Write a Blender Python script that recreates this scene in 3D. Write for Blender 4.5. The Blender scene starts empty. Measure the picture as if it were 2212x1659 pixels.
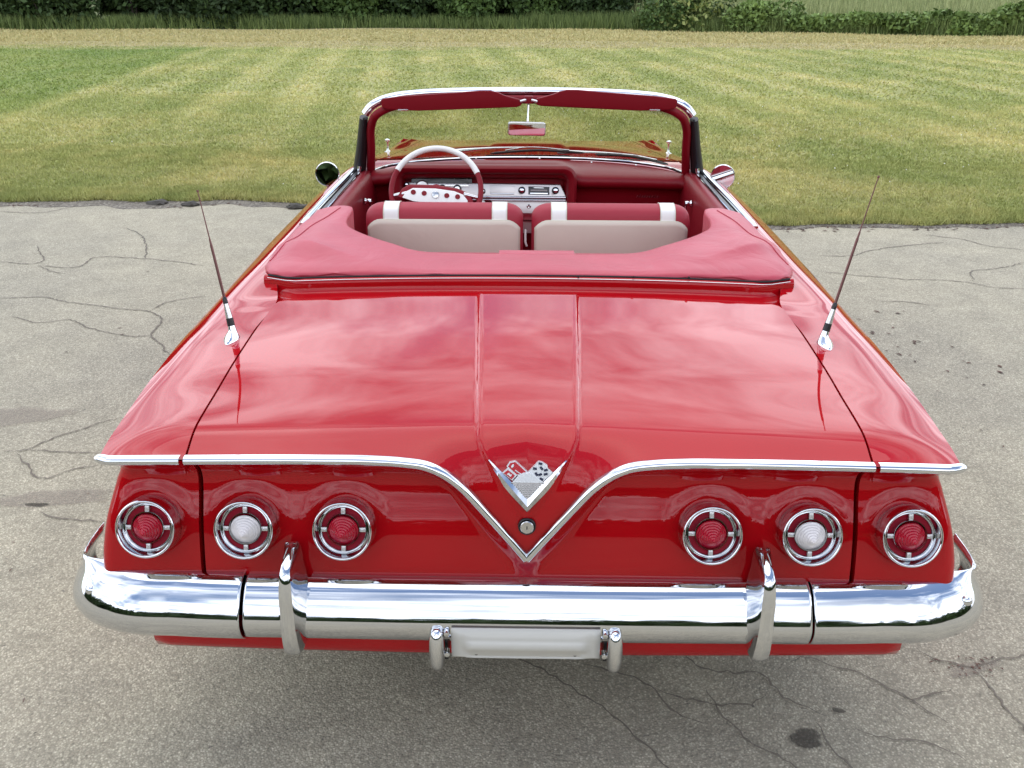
import bpy, bmesh, math, random
import numpy as np
from mathutils import Matrix, Vector

random.seed(7); rng = np.random.default_rng(7)
scene = bpy.context.scene
COL = scene.collection
R = math.radians

# ------------------------------------------------------------------ camera
PITCH, YAW, ROLL = R(23.5), R(0.824), R(0.22)
fw = Vector((-math.sin(YAW)*math.cos(PITCH), math.cos(YAW)*math.cos(PITCH), -math.sin(PITCH)))
rt = Vector((math.cos(YAW), math.sin(YAW), 0)); up = rt.cross(fw)
rt2 = rt*math.cos(ROLL)+up*math.sin(ROLL); up2 = up*math.cos(ROLL)-rt*math.sin(ROLL)
cam_d = bpy.data.cameras.new('camera'); cam = bpy.data.objects.new('camera', cam_d); COL.objects.link(cam)
m = Matrix.Identity(4)
for i in range(3):
    m[i][0], m[i][1], m[i][2] = rt2[i], up2[i], -fw[i]
m[0][3], m[1][3], m[2][3] = -0.0093, -1.7375, 1.822
cam.matrix_world = m
cam_d.sensor_width = 36; cam_d.lens = 36*1977/2212; cam_d.clip_start = 0.05; cam_d.clip_end = 4000
scene.camera = cam

# ------------------------------------------------------------------ sky
SUN_EL, SUN_AZ = 77.0, -10.0          # azimuth measured from +Y (ahead of the car), clockwise
world = bpy.data.worlds.new('World'); scene.world = world; world.use_nodes = True
nt = world.node_tree; nt.nodes.clear()
def wn(t, **k):
    n = nt.nodes.new(t)
    for a, b in k.items(): setattr(n, a, b)
    return n
sky = wn('ShaderNodeTexSky', sky_type='NISHITA', sun_disc=False, sun_elevation=R(SUN_EL), sun_rotation=R(SUN_AZ), air_density=1.0, dust_density=0.6, ozone_density=1.2)
tc = wn('ShaderNodeTexCoord'); sep = wn('ShaderNodeSeparateXYZ')
nt.links.new(tc.outputs['Generated'], sep.inputs[0])
def wmath(op, a, b=None):
    n = wn('ShaderNodeMath', operation=op)
    for i, v in enumerate((a, b)):
        if v is None: continue
        if isinstance(v, (int, float)): n.inputs[i].default_value = v
        else: nt.links.new(v, n.inputs[i])
    return n.outputs[0]
den = wmath('ADD', wmath('MAXIMUM', sep.outputs[2], 0.0), 0.16)
comb = wn('ShaderNodeCombineXYZ')
nt.links.new(wmath('DIVIDE', sep.outputs[0], den), comb.inputs[0])
nt.links.new(wmath('DIVIDE', sep.outputs[1], den), comb.inputs[1])
comb.inputs[2].default_value = 3.7
def wnoise(scale, detail, rough, dist, vec):
    n = wn('ShaderNodeTexNoise'); n.inputs['Scale'].default_value = scale; n.inputs['Detail'].default_value = detail
    n.inputs['Roughness'].default_value = rough; n.inputs['Distortion'].default_value = dist
    nt.links.new(vec, n.inputs['Vector']); return n.outputs[0]
def wramp(v, a, b, c0, c1):
    n = wn('ShaderNodeValToRGB'); n.color_ramp.elements[0].position = a; n.color_ramp.elements[1].position = b
    n.color_ramp.elements[0].color = (*c0, 1); n.color_ramp.elements[1].color = (*c1, 1)
    nt.links.new(v, n.inputs[0]); return n.outputs[0]
# broken cumulus: seen edge-on towards the horizon the clouds close up, overhead the gaps open
thick = wmath('MULTIPLY', wmath('SUBTRACT', 0.62, sep.outputs[2]), 0.34)
cov = wramp(wmath('ADD', wnoise(1.15, 7, 0.56, 0.5, comb.outputs[0]), thick), 0.40, 0.56, (0, 0, 0), (1, 1, 1))
tone = wramp(wnoise(2.7, 6, 0.55, 0.5, comb.outputs[0]), 0.36, 0.62, (4.0, 4.5, 5.5), (15.0, 15.7, 17.0))
mix = wn('ShaderNodeMix', data_type='RGBA')
nt.links.new(cov, mix.inputs['Factor']); nt.links.new(sky.outputs[0], mix.inputs['A']); nt.links.new(tone, mix.inputs['B'])
bg = wn('ShaderNodeBackground'); bg.inputs['Strength'].default_value = 0.108
out = wn('ShaderNodeOutputWorld')
nt.links.new(mix.outputs['Result'], bg.inputs['Color']); nt.links.new(bg.outputs[0], out.inputs[0])

# ------------------------------------------------------------------ sun (veiled by thin cloud) and exposure
sd = bpy.data.lights.new('sun', 'SUN'); sd.energy = 0.8; sd.angle = R(64); sd.color = (1.0, 0.97, 0.92)
sun = bpy.data.objects.new('sun', sd); COL.objects.link(sun)
dirv = Vector((math.sin(R(SUN_AZ))*math.cos(R(SUN_EL)), math.cos(R(SUN_AZ))*math.cos(R(SUN_EL)), math.sin(R(SUN_EL))))
sun.rotation_euler = dirv.to_track_quat('Z', 'Y').to_euler(); sun.location = (0, 0, 30)
vs = scene.view_settings; vs.view_transform = 'Standard'; vs.look = 'None'; vs.gamma = 1; vs.use_curve_mapping = False
vs.exposure = 0.90
scene.cycles.max_bounces = 8; scene.cycles.transparent_max_bounces = 12
scene.cycles.caustics_reflective = False; scene.cycles.caustics_refractive = False
scene.cycles.sample_clamp_indirect = 6

# ------------------------------------------------------------------ materials
def principled(name, col, rough=0.5, metal=0.0, coat=0.0, coat_rough=0.03, spec=0.5, sheen=0.0, trans=0.0, ior=1.5, sss=0.0):
    mt = bpy.data.materials.new(name); mt.use_nodes = True
    b = mt.node_tree.nodes['Principled BSDF']
    b.inputs['Base Color'].default_value = (*col, 1); b.inputs['Roughness'].default_value = rough
    b.inputs['Metallic'].default_value = metal; b.inputs['Coat Weight'].default_value = coat
    b.inputs['Coat Roughness'].default_value = coat_rough; b.inputs['Specular IOR Level'].default_value = spec
    b.inputs['Transmission Weight'].default_value = trans; b.inputs['IOR'].default_value = ior
    return mt
class NT:
    """small helper around a material node tree"""
    def __init__(s, mt): s.t = mt.node_tree; s.b = s.t.nodes['Principled BSDF']
    def n(s, t, **k):
        n = s.t.nodes.new(t)
        for a, b in k.items(): setattr(n, a, b)
        return n
    def put(s, sock, v):
        if v is None: return
        if isinstance(v, bpy.types.NodeSocket): s.t.links.new(v, sock)
        elif isinstance(v, tuple) and len(v) == 3 and sock.type == 'RGBA': sock.default_value = (*v, 1)
        else: sock.default_value = v
    def pos(s, scale=None):
        g = s.n('ShaderNodeNewGeometry').outputs['Position']
        if scale is None: return g
        mp = s.n('ShaderNodeMapping'); s.put(mp.inputs['Vector'], g); mp.inputs['Scale'].default_value = scale
        return mp.outputs[0]
    def noise(s, vec, scale, detail=3, rough=0.55, dist=0.0):
        n = s.n('ShaderNodeTexNoise'); s.put(n.inputs['Vector'], vec); n.inputs['Scale'].default_value = scale
        n.inputs['Detail'].default_value = detail; n.inputs['Roughness'].default_value = rough; n.inputs['Distortion'].default_value = dist
        return n.outputs[0]
    def voro(s, vec, scale, feature='F1'):
        n = s.n('ShaderNodeTexVoronoi', feature=feature); s.put(n.inputs['Vector'], vec); n.inputs['Scale'].default_value = scale
        return n
    def ramp(s, v, *stops):
        n = s.n('ShaderNodeValToRGB'); s.put(n.inputs[0], v); e = n.color_ramp.elements
        while len(e) < len(stops): e.new(0.5)
        for k, (p, c) in enumerate(stops):
            e[k].position = p; e[k].color = (*((c,)*3 if isinstance(c, (int, float)) else c), 1)
        return n.outputs[0]
    def math(s, op, a, b=None):
        n = s.n('ShaderNodeMath', operation=op); s.put(n.inputs[0], a); s.put(n.inputs[1], b); return n.outputs[0]
    def mix(s, f, a, b, mode='MIX'):
        n = s.n('ShaderNodeMix', data_type='RGBA', blend_type=mode)
        s.put(n.inputs['Factor'], f); s.put(n.inputs['A'], a); s.put(n.inputs['B'], b); return n.outputs['Result']
    def bump(s, h, strength, dist):
        n = s.n('ShaderNodeBump'); s.put(n.inputs['Height'], h); n.inputs['Strength'].default_value = strength
        n.inputs['Distance'].default_value = dist; s.put(s.b.inputs['Normal'], n.outputs[0])

M = {}
M['paint'] = principled('red_paint', (0.36, 0.003, 0.006), 0.5, coat=1.0, coat_rough=0.02, spec=0.0)
M['paint'].node_tree.nodes['Principled BSDF'].inputs['Coat IOR'].default_value = 1.41
t = NT(M['paint']); t.put(t.b.inputs['Base Color'], t.mix(t.ramp(t.noise(t.pos(), 3.0, 2), (0.35, 0.0), (0.7, 1.0)), (0.375, 0.0030, 0.0065), (0.405, 0.0040, 0.0075)))
t.bump(t.noise(t.pos(), 34, 2), 0.014, 0.002)
M['chrome'] = principled('chrome', (0.70, 0.71, 0.73), 0.045, metal=1.0)
t = NT(M['chrome']); t.put(t.b.inputs['Roughness'], t.ramp(t.noise(t.pos(), 18, 4), (0.35, 0.035), (0.75, 0.10)))
t.bump(t.noise(t.pos(), 22, 1), 0.02, 0.003)
M['chrome_dull'] = principled('brushed_chrome', (0.62, 0.61, 0.60), 0.22, metal=1.0)
M['silver'] = principled('brushed_silver', (0.52, 0.49, 0.48), 0.34, metal=0.85)
M['black'] = principled('black_rubber', (0.012, 0.011, 0.012), 0.35)
M['blackmat'] = principled('black_matte', (0.012, 0.012, 0.013), 0.8)
M['vinyl_in'] = principled('red_interior_vinyl', (0.20, 0.002, 0.009), 0.48, spec=0.3)
t = NT(M['vinyl_in']); t.bump(t.noise(t.pos(), 420, 2), 0.12, 0.002)
M['dash'] = principled('dash_red', (0.19, 0.002, 0.008), 0.45, spec=0.3)
t = NT(M['dash']); t.bump(t.noise(t.pos(), 300, 2), 0.10, 0.002)
M['boot'] = principled('red_boot_vinyl', (0.46, 0.035, 0.065), 0.44, spec=0.6)
t = NT(M['boot']); g = t.pos()
t.put(t.b.inputs['Base Color'], t.mix(t.ramp(t.noise(g, 5, 4), (0.3, 0.0), (0.75, 1.0)), (0.40, 0.028, 0.052), (0.46, 0.040, 0.068)))
t.bump(t.math('ADD', t.noise(g, 7, 3, 0.5, 0.8), t.math('MULTIPLY', t.noise(g, 380, 2), 0.05)), 0.35, 0.02)
M['seat'] = principled('red_seat_cloth', (0.32, 0.012, 0.028), 0.55)
t = NT(M['seat']); t.bump(t.noise(t.pos(), 500, 2), 0.2, 0.002)
M['beige'] = principled('beige_seat_back', (0.56, 0.50, 0.46), 0.42)
t = NT(M['beige']); g = t.pos(); t.put(t.b.inputs['Base Color'], t.mix(t.noise(g, 4, 4), (0.58, 0.49, 0.40), (0.68, 0.60, 0.49)))
t.bump(t.noise(g, 6, 3, 0.5, 0.6), 0.25, 0.015)
M['white'] = principled('white_vinyl', (0.80, 0.79, 0.74), 0.35)
M['piping'] = principled('cream_piping', (0.62, 0.58, 0.47), 0.5)
M['plate'] = principled('beige_plate_paint', (0.50, 0.48, 0.43), 0.35, coat=0.3)
M['carpet'] = principled('dark_carpet', (0.035, 0.004, 0.006), 0.95)
M['spoke'] = principled('spoke_silver', (0.62, 0.61, 0.60), 0.30, metal=0.6)
M['under'] = principled('underbody_black', (0.012, 0.011, 0.011), 0.9)
M['red_reflector'] = principled('red_reflector', (0.30, 0.002, 0.018), 0.45, spec=0.2)
M['lens_red'] = principled('red_lens', (0.40, 0.002, 0.020), 0.16, coat=0.25, spec=0.3)
M['lens_clear'] = principled('clear_lens', (0.76, 0.71, 0.70), 0.12, coat=0.6, spec=0.6)
M['mirror'] = principled('mirror_glass', (0.72, 0.72, 0.74), 0.01, metal=1.0)
M['emblem_white'] = principled('emblem_white', (0.72, 0.73, 0.74), 0.25, metal=0.3)
M['emblem_red'] = principled('emblem_red', (0.45, 0.01, 0.02), 0.3)
M['emblem_blue'] = principled('emblem_navy', (0.012, 0.015, 0.045), 0.3)
M['gauge'] = principled('gauge_black', (0.010, 0.008, 0.010), 0.2)
M['gauge_mark'] = principled('gauge_markings', (0.30, 0.28, 0.27), 0.5)
M['tyre'] = principled('tyre_rubber', (0.016, 0.016, 0.016), 0.75)
M['mast'] = principled('reflection_tinted_steel', (0.16, 0.075, 0.070), 0.28, metal=0.8)  # reddish-brown reflections are put into the base colour
# windscreen glass: thin sheet, fresnel mirror over a slightly smoky see-through; blue shade band is in the glass
def glass_mat():
    mt = bpy.data.materials.new('windscreen_glass'); mt.use_nodes = True; tr = mt.node_tree; tr.nodes.clear()
    o = tr.nodes.new('ShaderNodeOutputMaterial'); mx = tr.nodes.new('ShaderNodeMixShader'); fr = tr.nodes.new('ShaderNodeMapRange'); lw = tr.nodes.new('ShaderNodeLayerWeight'); lw.inputs[0].default_value = 0.5; pw = tr.nodes.new('ShaderNodeMath'); pw.operation = 'POWER'; tr.links.new(lw.outputs['Facing'], pw.inputs[0]); pw.inputs[1].default_value = 4.0; tr.links.new(pw.outputs[0], fr.inputs[0]); fr.inputs[3].default_value = 0.045; fr.inputs[4].default_value = 0.9
    tp = tr.nodes.new('ShaderNodeBsdfTransparent'); gl = tr.nodes.new('ShaderNodeBsdfGlossy'); gl.inputs['Roughness'].default_value = 0.01
    gl.inputs['Color'].default_value = (0.9, 0.9, 0.9, 1)
    ge = tr.nodes.new('ShaderNodeNewGeometry'); sp = tr.nodes.new('ShaderNodeSeparateXYZ'); tr.links.new(ge.outputs['Position'], sp.inputs[0])
    ax = tr.nodes.new('ShaderNodeMath'); ax.operation = 'MULTIPLY'; tr.links.new(sp.outputs[0], ax.inputs[0]); tr.links.new(sp.outputs[0], ax.inputs[1])
    ad = tr.nodes.new('ShaderNodeMath'); ad.operation = 'MULTIPLY_ADD'; tr.links.new(ax.outputs[0], ad.inputs[0]); ad.inputs[1].default_value = 0.11; tr.links.new(sp.outputs[2], ad.inputs[2])
    mr = tr.nodes.new('ShaderNodeMapRange'); tr.links.new(ad.outputs[0], mr.inputs[0]); mr.inputs[1].default_value = 1.282; mr.inputs[2].default_value = 1.325
    mc = tr.nodes.new('ShaderNodeMix'); mc.data_type = 'RGBA'; tr.links.new(mr.outputs[0], mc.inputs['Factor'])
    mc.inputs['A'].default_value = (0.80, 0.83, 0.74, 1); mc.inputs['B'].default_value = (0.16, 0.17, 0.30, 1)
    tr.links.new(mc.outputs['Result'], tp.inputs['Color'])
    tr.links.new(fr.outputs[0], mx.inputs[0]); tr.links.new(tp.outputs[0], mx.inputs[1]); tr.links.new(gl.outputs[0], mx.inputs[2]); tr.links.new(mx.outputs[0], o.inputs[0])
    return mt
M['glass'] = glass_mat()

# ------------------------------------------------------------------ mesh helpers
class MB:
    def __init__(s): s.v = []; s.f = []; s.mi = []
    def add(s, verts, faces, mi=0):
        o = len(s.v); s.v += [tuple(map(float, p)) for p in verts]; s.f += [tuple(i+o for i in f) for f in faces]; s.mi += [mi]*len(faces); return s
    def grid(s, P, flip=False, close_u=False, close_v=False, mi=0, mask=None):
        P = np.asarray(P, float); n, k = P.shape[:2]; F = []
        for i in range(n if close_u else n-1):
            i2 = (i+1) % n
            for j in range(k if close_v else k-1):
                if mask is not None and not mask[i][j]: continue
                j2 = (j+1) % k
                q = (i*k+j, i2*k+j, i2*k+j2, i*k+j2); F.append(q[::-1] if flip else q)
        return s.add(P.reshape(-1, 3), F, mi)
    def box(s, c, d, mi=0):
        x, y, z = c; a, b, e = d[0]/2, d[1]/2, d[2]/2
        V = [(x+i*a, y+j*b, z+k*e) for k in (-1, 1) for j in (-1, 1) for i in (-1, 1)]
        return s.add(V, [(0, 2, 3, 1), (4, 5, 7, 6), (0, 1, 5, 4), (2, 6, 7, 3), (0, 4, 6, 2), (1, 3, 7, 5)], mi)
    def tube(s, pts, rad, n=12, caps=True, squash=None, mi=0):
        """tube along a path; rad: number or one per point; squash=(a,b) scales the two section axes"""
        pts = [Vector(p) for p in pts]; rr = [rad]*len(pts) if isinstance(rad, (int, float)) else list(rad)
        T = [((pts[min(i+1, len(pts)-1)]-pts[max(i-1, 0)]).normalized()) for i in range(len(pts))]
        up_ = Vector((0, 0, 1)) if abs(T[0].z) < 0.9 else Vector((0, 1, 0))
        N = (up_ - T[0]*up_.dot(T[0])).normalized(); rows = []; sa, sb = squash or (1, 1)
        for i, p in enumerate(pts):
            N = (N - T[i]*N.dot(T[i])).normalized(); B = T[i].cross(N)
            rows.append([p + (N*math.cos(a)*sa + B*math.sin(a)*sb)*rr[i] for a in [2*math.pi*q/n for q in range(n)]])
        o = len(s.v); s.grid(rows, close_v=True, mi=mi)
        if caps:
            s.f.append(tuple(o+q for q in range(n))); s.mi.append(mi)
            e = o+(len(pts)-1)*n; s.f.append(tuple(e+n-1-q for q in range(n))); s.mi.append(mi)
        return s
    def lathe(s, prof, n=32, mi=0, axis='-Y'):
        """prof: list of (r, h); revolved about local axis, h measured along it"""
        rows = []
        for r_, h in prof:
            ring = []
            for q in range(n):
                a = 2*math.pi*q/n; c, d = r_*math.cos(a), r_*math.sin(a)
                ring.append((c, -h, d) if axis == '-Y' else ((c, d, h) if axis == 'Z' else (h, c, d)))
            rows.append(ring)
        return s.grid(rows, close_v=True, mi=mi, flip=(axis != '-Y'))
    def prism(s, pts, fn, d0, d1, mi=0):
        """closed outline pts (u,v) mapped by fn(u,v,d), extruded d0..d1"""
        n = len(pts); V = [fn(u, v, d0) for u, v in pts]+[fn(u, v, d1) for u, v in pts]
        F = [tuple(range(n))[::-1], tuple(range(n, 2*n))]+[(i, (i+1) % n, n+(i+1) % n, n+i) for i in range(n)]
        return s.add(V, F, mi)
    def mirror(s):
        q = MB(); q.v = [(-x, y, z) for x, y, z in s.v]; q.f = [f[::-1] for f in s.f]; q.mi = list(s.mi); return q
    def build(s, name, mat, parent=None, smooth=40, bevel=0.0, fix=True, solid=0.0, segs=2):
        me = bpy.data.meshes.new(name); me.from_pydata(s.v, [], s.f)
        for q in (mat if isinstance(mat, (list, tuple)) else [mat]): me.materials.append(M[q] if isinstance(q, str) else q)
        if max(s.mi, default=0): me.polygons.foreach_set('material_index', s.mi)
        bm = bmesh.new(); bm.from_mesh(me)
        if fix:
            bmesh.ops.remove_doubles(bm, verts=bm.verts, dist=1e-5); bmesh.ops.recalc_face_normals(bm, faces=bm.faces)
        if bevel:
            ed = [e for e in bm.edges if len(e.link_faces) == 2 and e.calc_face_angle(0) > R(35)]
            bmesh.ops.bevel(bm, geom=ed, offset=bevel, segments=segs, profile=0.6, affect='EDGES', clamp_overlap=True)
        bm.to_mesh(me); bm.free()
        if smooth: me.shade_smooth(); me.set_sharp_from_angle(angle=R(smooth))
        ob = bpy.data.objects.new(name, me); COL.objects.link(ob)
        if solid:
            md = ob.modifiers.new('thickness', 'SOLIDIFY'); md.thickness = solid; md.offset = -1
        if parent is not None: ob.parent = parent; ob.matrix_parent_inverse = Matrix.Translation(-Vector(origin_of(parent)))
        return ob
ORG = {}
def origin_of(o): return ORG.get(o.name, (0, 0, 0))
def crom(xs, ys, x):
    """smooth (Catmull-Rom, non-uniform) interpolation of ys over xs"""
    xs = np.asarray(xs, float); ys = np.asarray(ys, float); x = np.clip(np.asarray(x, float), xs[0], xs[-1])
    d = np.zeros_like(ys); sl = np.diff(ys)/np.diff(xs); d[0] = sl[0]; d[-1] = sl[-1]
    h = np.diff(xs); d[1:-1] = (h[1:]*sl[:-1]+h[:-1]*sl[1:])/(h[1:]+h[:-1])
    i = np.clip(np.searchsorted(xs, x, side='right')-1, 0, len(xs)-2); u = (x-xs[i])/h[i]
    return (2*u**3-3*u**2+1)*ys[i]+(u**3-2*u**2+u)*h[i]*d[i]+(-2*u**3+3*u**2)*ys[i+1]+(u**3-u**2)*h[i]*d[i+1]
def curve(pts, n):
    """smooth curve through points, n samples"""
    P = np.asarray(pts, float); s_ = np.r_[0, np.cumsum(np.linalg.norm(np.diff(P, axis=0), axis=1))]
    q = np.linspace(0, s_[-1], n); return np.stack([crom(s_, P[:, k], q) for k in range(P.shape[1])], 1)
def sm(x): x = np.clip(x, 0, 1); return x*x*(3-2*x)
def empty(name, loc):
    o = bpy.data.objects.new(name, None); COL.objects.link(o); o.location = loc; ORG[o.name] = loc; return o
def tag(o, label=None, cat=None, group=None, kind=None):
    for k, v in (('label', label), ('category', cat), ('group', group), ('kind', kind)):
        if v: o[k] = v
    return o

# ================================================================== THE CAR
car = empty('convertible_car', (0, 2.6, 0))
tag(car, 'shiny red classic convertible with folded top, seen from behind on cracked asphalt', 'car')

# ---- body shape functions (rear of car at y = 0, nose towards +y, half section x >= 0)
def zc(y): return crom([-.05, 0, .12, .3, .6, .985, 1.2], [.893, .899, .915, .930, .940, .944, .950], y)
def deck(x, y): return zc(y) - .020*sm(np.asarray(y)/.35)*(np.abs(x)/.77)**2.2
def xseam(y): return crom([0, .35, .7, 1.0], [.744, .766, .780, .787], y)
TX = [0, .031, .062, .102, .141, .180, .219, .270, .335, .45, .75, 1.0]
TZ = [.640, .682, .722, .773, .820, .853, .872, .8805, .8845, .885, .881, .876]
def trimz(x): return crom(TX, TZ, np.abs(x))
_tx = np.linspace(-.5, .5, 401); _tz = trimz(_tx)
AZ = [.40, .52, .585, .64, .70, .74, .775, .80, .82, .84, .86, .878, .90]
AY = [.022, .016, .017, .028, .045, .061, .074, .078, .072, .054, .027, .003, .0]
def cove(z): return crom(AZ, AY, z)
LIGHTS = [(-.858, .692), (-.636, .692), (-.414, .692), (.414, .692), (.636, .692), (.858, .692)]
TILT = R(17)
def light_y(): return .022
def taily(x, z):
    x = np.asarray(x, float); z = np.asarray(z, float); y = cove(z)
    dn = np.full(np.broadcast(x, z).shape, 1.0)
    xx, zz = np.broadcast_arrays(x, z)
    near = np.abs(xx) < .45
    if near.any():
        d = np.sqrt((xx[near][:, None]-_tx)**2+(zz[near][:, None]-_tz)**2).min(1); dn[near] = d
    y = y*sm(dn/.065+.02)
    for lx, lz in LIGHTS:
        r_ = np.hypot(xx-lx, (zz-lz))
        pod = light_y()+.020+(zz-lz)*math.tan(TILT)
        w = 1-sm((r_-.074)/.032)
        y = y*(1-w)+pod*w
    return y

# ---- trunk lid: one skin from the front edge over the tail and down to the bumper
def crease_raise(x, k):            # raised centre panel, k = half width of the panel
    a = np.abs(x)
    return .0065*(1-sm((a-k)/.013+.5)) + .0030*np.exp(-((a-k)/.006)**2)
def lid_column(x):
    r_ = .038; X = .7812; ax = abs(x); yf = .985
    if ax > X-r_: yf -= r_-math.sqrt(max(r_*r_-(ax-(X-r_))**2, 0))
    P = []
    for y in np.linspace(yf, .12, 74):
        k = float(np.interp(y, [.12, .4, .97], [.112, .125, .150]))
        xs_ = x*float(xseam(y))/.787; z = float(deck(xs_, y))
        z += float(crease_raise(xs_, k))*float(sm((yf-y)/.02+.2))
        if yf-y < .012: z -= .006*(1-(yf-y)/.012)
        P.append((xs_, y, z))
    xs_ = x*.744/.787; xp = x*float(xseam(.12))/.787
    z0 = float(deck(xp, .12)); zt = float(trimz(xs_)); drop = .883-zt; w = float(sm(drop/.16))
    p0 = np.array([.12, z0]); p3 = np.array([0., zt])
    sl0 = (z0-float(deck(xp, .11)))/.01; p1 = np.array([.12-.05-.030*w, z0-sl0*(.05+.030*w)]); p2 = np.array([.035-.040*w, zt+.006+(drop*.62)])
    for u in np.linspace(0, 1, 34)[1:]:
        q = (1-u)**3*p0+3*u*(1-u)**2*p1+3*u*u*(1-u)*p2+u**3*p3
        x_ = xp+(xs_-xp)*u
        k = float(np.interp(q[1], [.70, .735, .90, .93], [-.03, .0, .108, .112]))
        n_ = np.array([-.9, .4]) if u > .35 else np.array([-.3, .95])
        h = float(crease_raise(x_, k)) if q[1] > .715 else 0.0
        q = q+n_/np.linalg.norm(n_)*h*(1.0 if q[1] > .75 else (q[1]-.715)/.035)
        P.append((x_, q[0], q[1]))
    zs = zt-(zt-.572)*np.linspace(0, 1, 62)[1:]**1.0
    ys = taily(np.full(len(zs), xs_), zs)
    for z, y in zip(zs, ys): P.append((xs_, y, z))
    P.append((xs_, P[-1][1]+.03, .572))
    return P
xs_cols = np.unique(np.round(np.r_[np.linspace(-.7812, .7812, 157), np.linspace(-.19, .19, 153)], 4))
cols = [lid_column(x) for x in xs_cols]
def flange(c, sgn):
    out_ = []
    for i, (x, y, z) in enumerate(c):
        out_.append((x-.0*sgn, y, z-.035) if i < 74 else (x, y+.035, z-.02))
    return out_
cols = [flange(cols[0], -1)]+cols+[flange(cols[-1], 1)]
lid = MB().grid(cols).build('trunk_lid', 'paint', car, smooth=60)

# ---- body sides
XE = ([0, .1, .2, .4, .7, 1.0, 1.4, 1.9, 2.6, 3.3, 4.2, 4.9, 5.25], [.934, .951, .962, .980, .996, 1.0, 1.0, .995, .985, .975, .965, .95, .93])
ZE = ([0, .2, .4, .7, 1.0, 1.4, 1.9, 2.6, 3.2, 3.8, 4.2, 4.9, 5.25], [.874, .874, .877, .882, .886, .898, .912, .922, .915, .865, .825, .775, .75])
XI = ([0, .35, .7, 1.0, 1.05, 1.2, 1.5, 2.0, 3.2, 3.4, 4.2, 5.25], [.744, .766, .780, .787, .80, .835, .862, .868, .868, .82, .80, .78])
ZI = ([1.0, 1.2, 1.5, 2.0, 2.6, 3.2, 3.4, 3.8, 4.2, 4.9, 5.25], [.924, .940, .955, .962, .962, .952, .942, .905, .860, .80, .765])
NT_, NS_ = 16, 34
_e = np.array(lid_column(.787)[:107]); EDGE_Y = _e[::-1, 1]; EDGE_Z = _e[::-1, 2]
def section(y):
    xi = float(crom(*XI, y)); zi = float(np.interp(y, EDGE_Y, EDGE_Z)) if y < .9 else (float(deck(xi, y)) if y < 1.0 else float(crom(*ZI, y)))
    xe = float(crom(*XE, y)); ze = float(crom(*ZE, y)); b = float(sm(y/.9))
    s0 = -.05-.05*b
    p0 = np.array([xi, zi]); p3 = np.array([xe, ze]); L = xe-xi
    p1 = p0+np.array([L*.45, s0*L*.45]); p2 = p3+np.array([-.05-.02*b, .012+.030*b])
    u = np.linspace(0, 1, NT_)[:, None]
    top = (1-u)**3*p0+3*u*(1-u)**2*p1+3*u*u*(1-u)*p2+u**3*p3
    l = lambda a, c: a*(1-b)+c*b
    f = 1 if y < 3.3 else 1-float(sm((y-3.3)/2))*.02
    S = [(xe, ze), (l(.942, xe+.006)*f, ze-.018), (l(.932, xe+.011)*f, ze-.045), (l(.949, xe+.015)*f, .775), (l(.976, xe+.012)*f, .68),
         (l(.990, xe)*f, .57), (l(.988, xe-.015)*f, .46), (l(.95, xe-.045)*f, .36), (l(.90, xe-.10)*f, .275), (l(.86, xe-.14)*f, .262)]
    side = curve(S, NS_)
    return np.vstack([top, side[1:]])
def tail_start(sec):
    out_ = []
    ze = sec[NT_-1][1]
    for i, (x, z) in enumerate(sec):
        out_.append(0.0 if i < NT_ else float(cove(max(z, .40)))+.036*float(sm((ze-z)/.075))+.35*float(sm((.46-z)/.08)))
    return np.array(out_)
WHEELS = [(1.37, .335), (4.39, .335)]
def side_grid(y0, y1, n, tail=False):
    ys = np.linspace(y0, y1, n)
    if tail: ys = np.unique(np.r_[np.linspace(0, .2, 16), np.linspace(.2, y1, n)])
    rows = []
    st = tail_start(section(0)) if tail else None
    for y in ys:
        s_ = section(y); yy = np.full(len(s_), y)
        if tail: yy = st*(1-(y/y1))**3+y if y < .3 else st*(1-(y/y1))**3+y
        rows.append(np.stack([s_[:, 0], yy, s_[:, 1]], 1))
    P = np.array(rows)
    mask = np.ones((len(ys)-1, P.shape[1]-1), bool)
    C = (P[:-1, :-1]+P[1:, 1:])/2
    for wy, wz in WHEELS:
        mask &= ~((np.hypot(C[..., 1]-wy, C[..., 2]-wz) < .365) & (C[..., 2] < .62))
    return P, mask
def quarter():
    mb = MB(); P, mk = side_grid(0, 1.98, 90, True)
    mb.grid(P, mask=mk)
    inner = P[:, 0].copy(); fl = np.stack([inner-[0, 0, .04], inner], 1)[: , :, :]; mb.grid(fl)
    # tail end outboard of the trunk seam
    s0 = section(0); zz = np.linspace(.874, .47, 74); side = s0[NT_-1:]
    o = np.argsort(side[:, 1]); xsd = np.interp(zz, side[o, 1], side[o, 0])
    cs = np.r_[np.linspace(0, .8, 34), .8+.2*np.sin(np.linspace(0, math.pi/2, 12))[1:]]
    rows = []
    for c in cs:
        x0 = .7495; x = x0+c*(xsd-x0); r_ = .036
        y = taily(x, zz); e = np.clip((x-(xsd-r_))/r_, 0, 1); cor = r_*(1-np.sqrt(np.clip(1-e*e, 0, 1)))
        cor = cor*sm((.874-zz)/.075)
        yb = cove(zz)
        wb = sm((x-(xsd-.05))/.045); y = y*(1-wb)+yb*wb
        rows.append(np.stack([x, y+cor, zz], 1))
    mb.grid(np.array(rows), flip=True)
    fl = np.array([rows[0]+[0, .035, 0], rows[0]]); mb.grid(fl)
    return mb
q = quarter()
qr = q.build('quarter_panel', 'paint', car, smooth=50); ql = q.mirror().build('quarter_panel', 'paint', car, smooth=50)
P, mk = side_grid(1.986, 3.20, 60); d_ = MB().grid(P, mask=mk)
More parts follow.
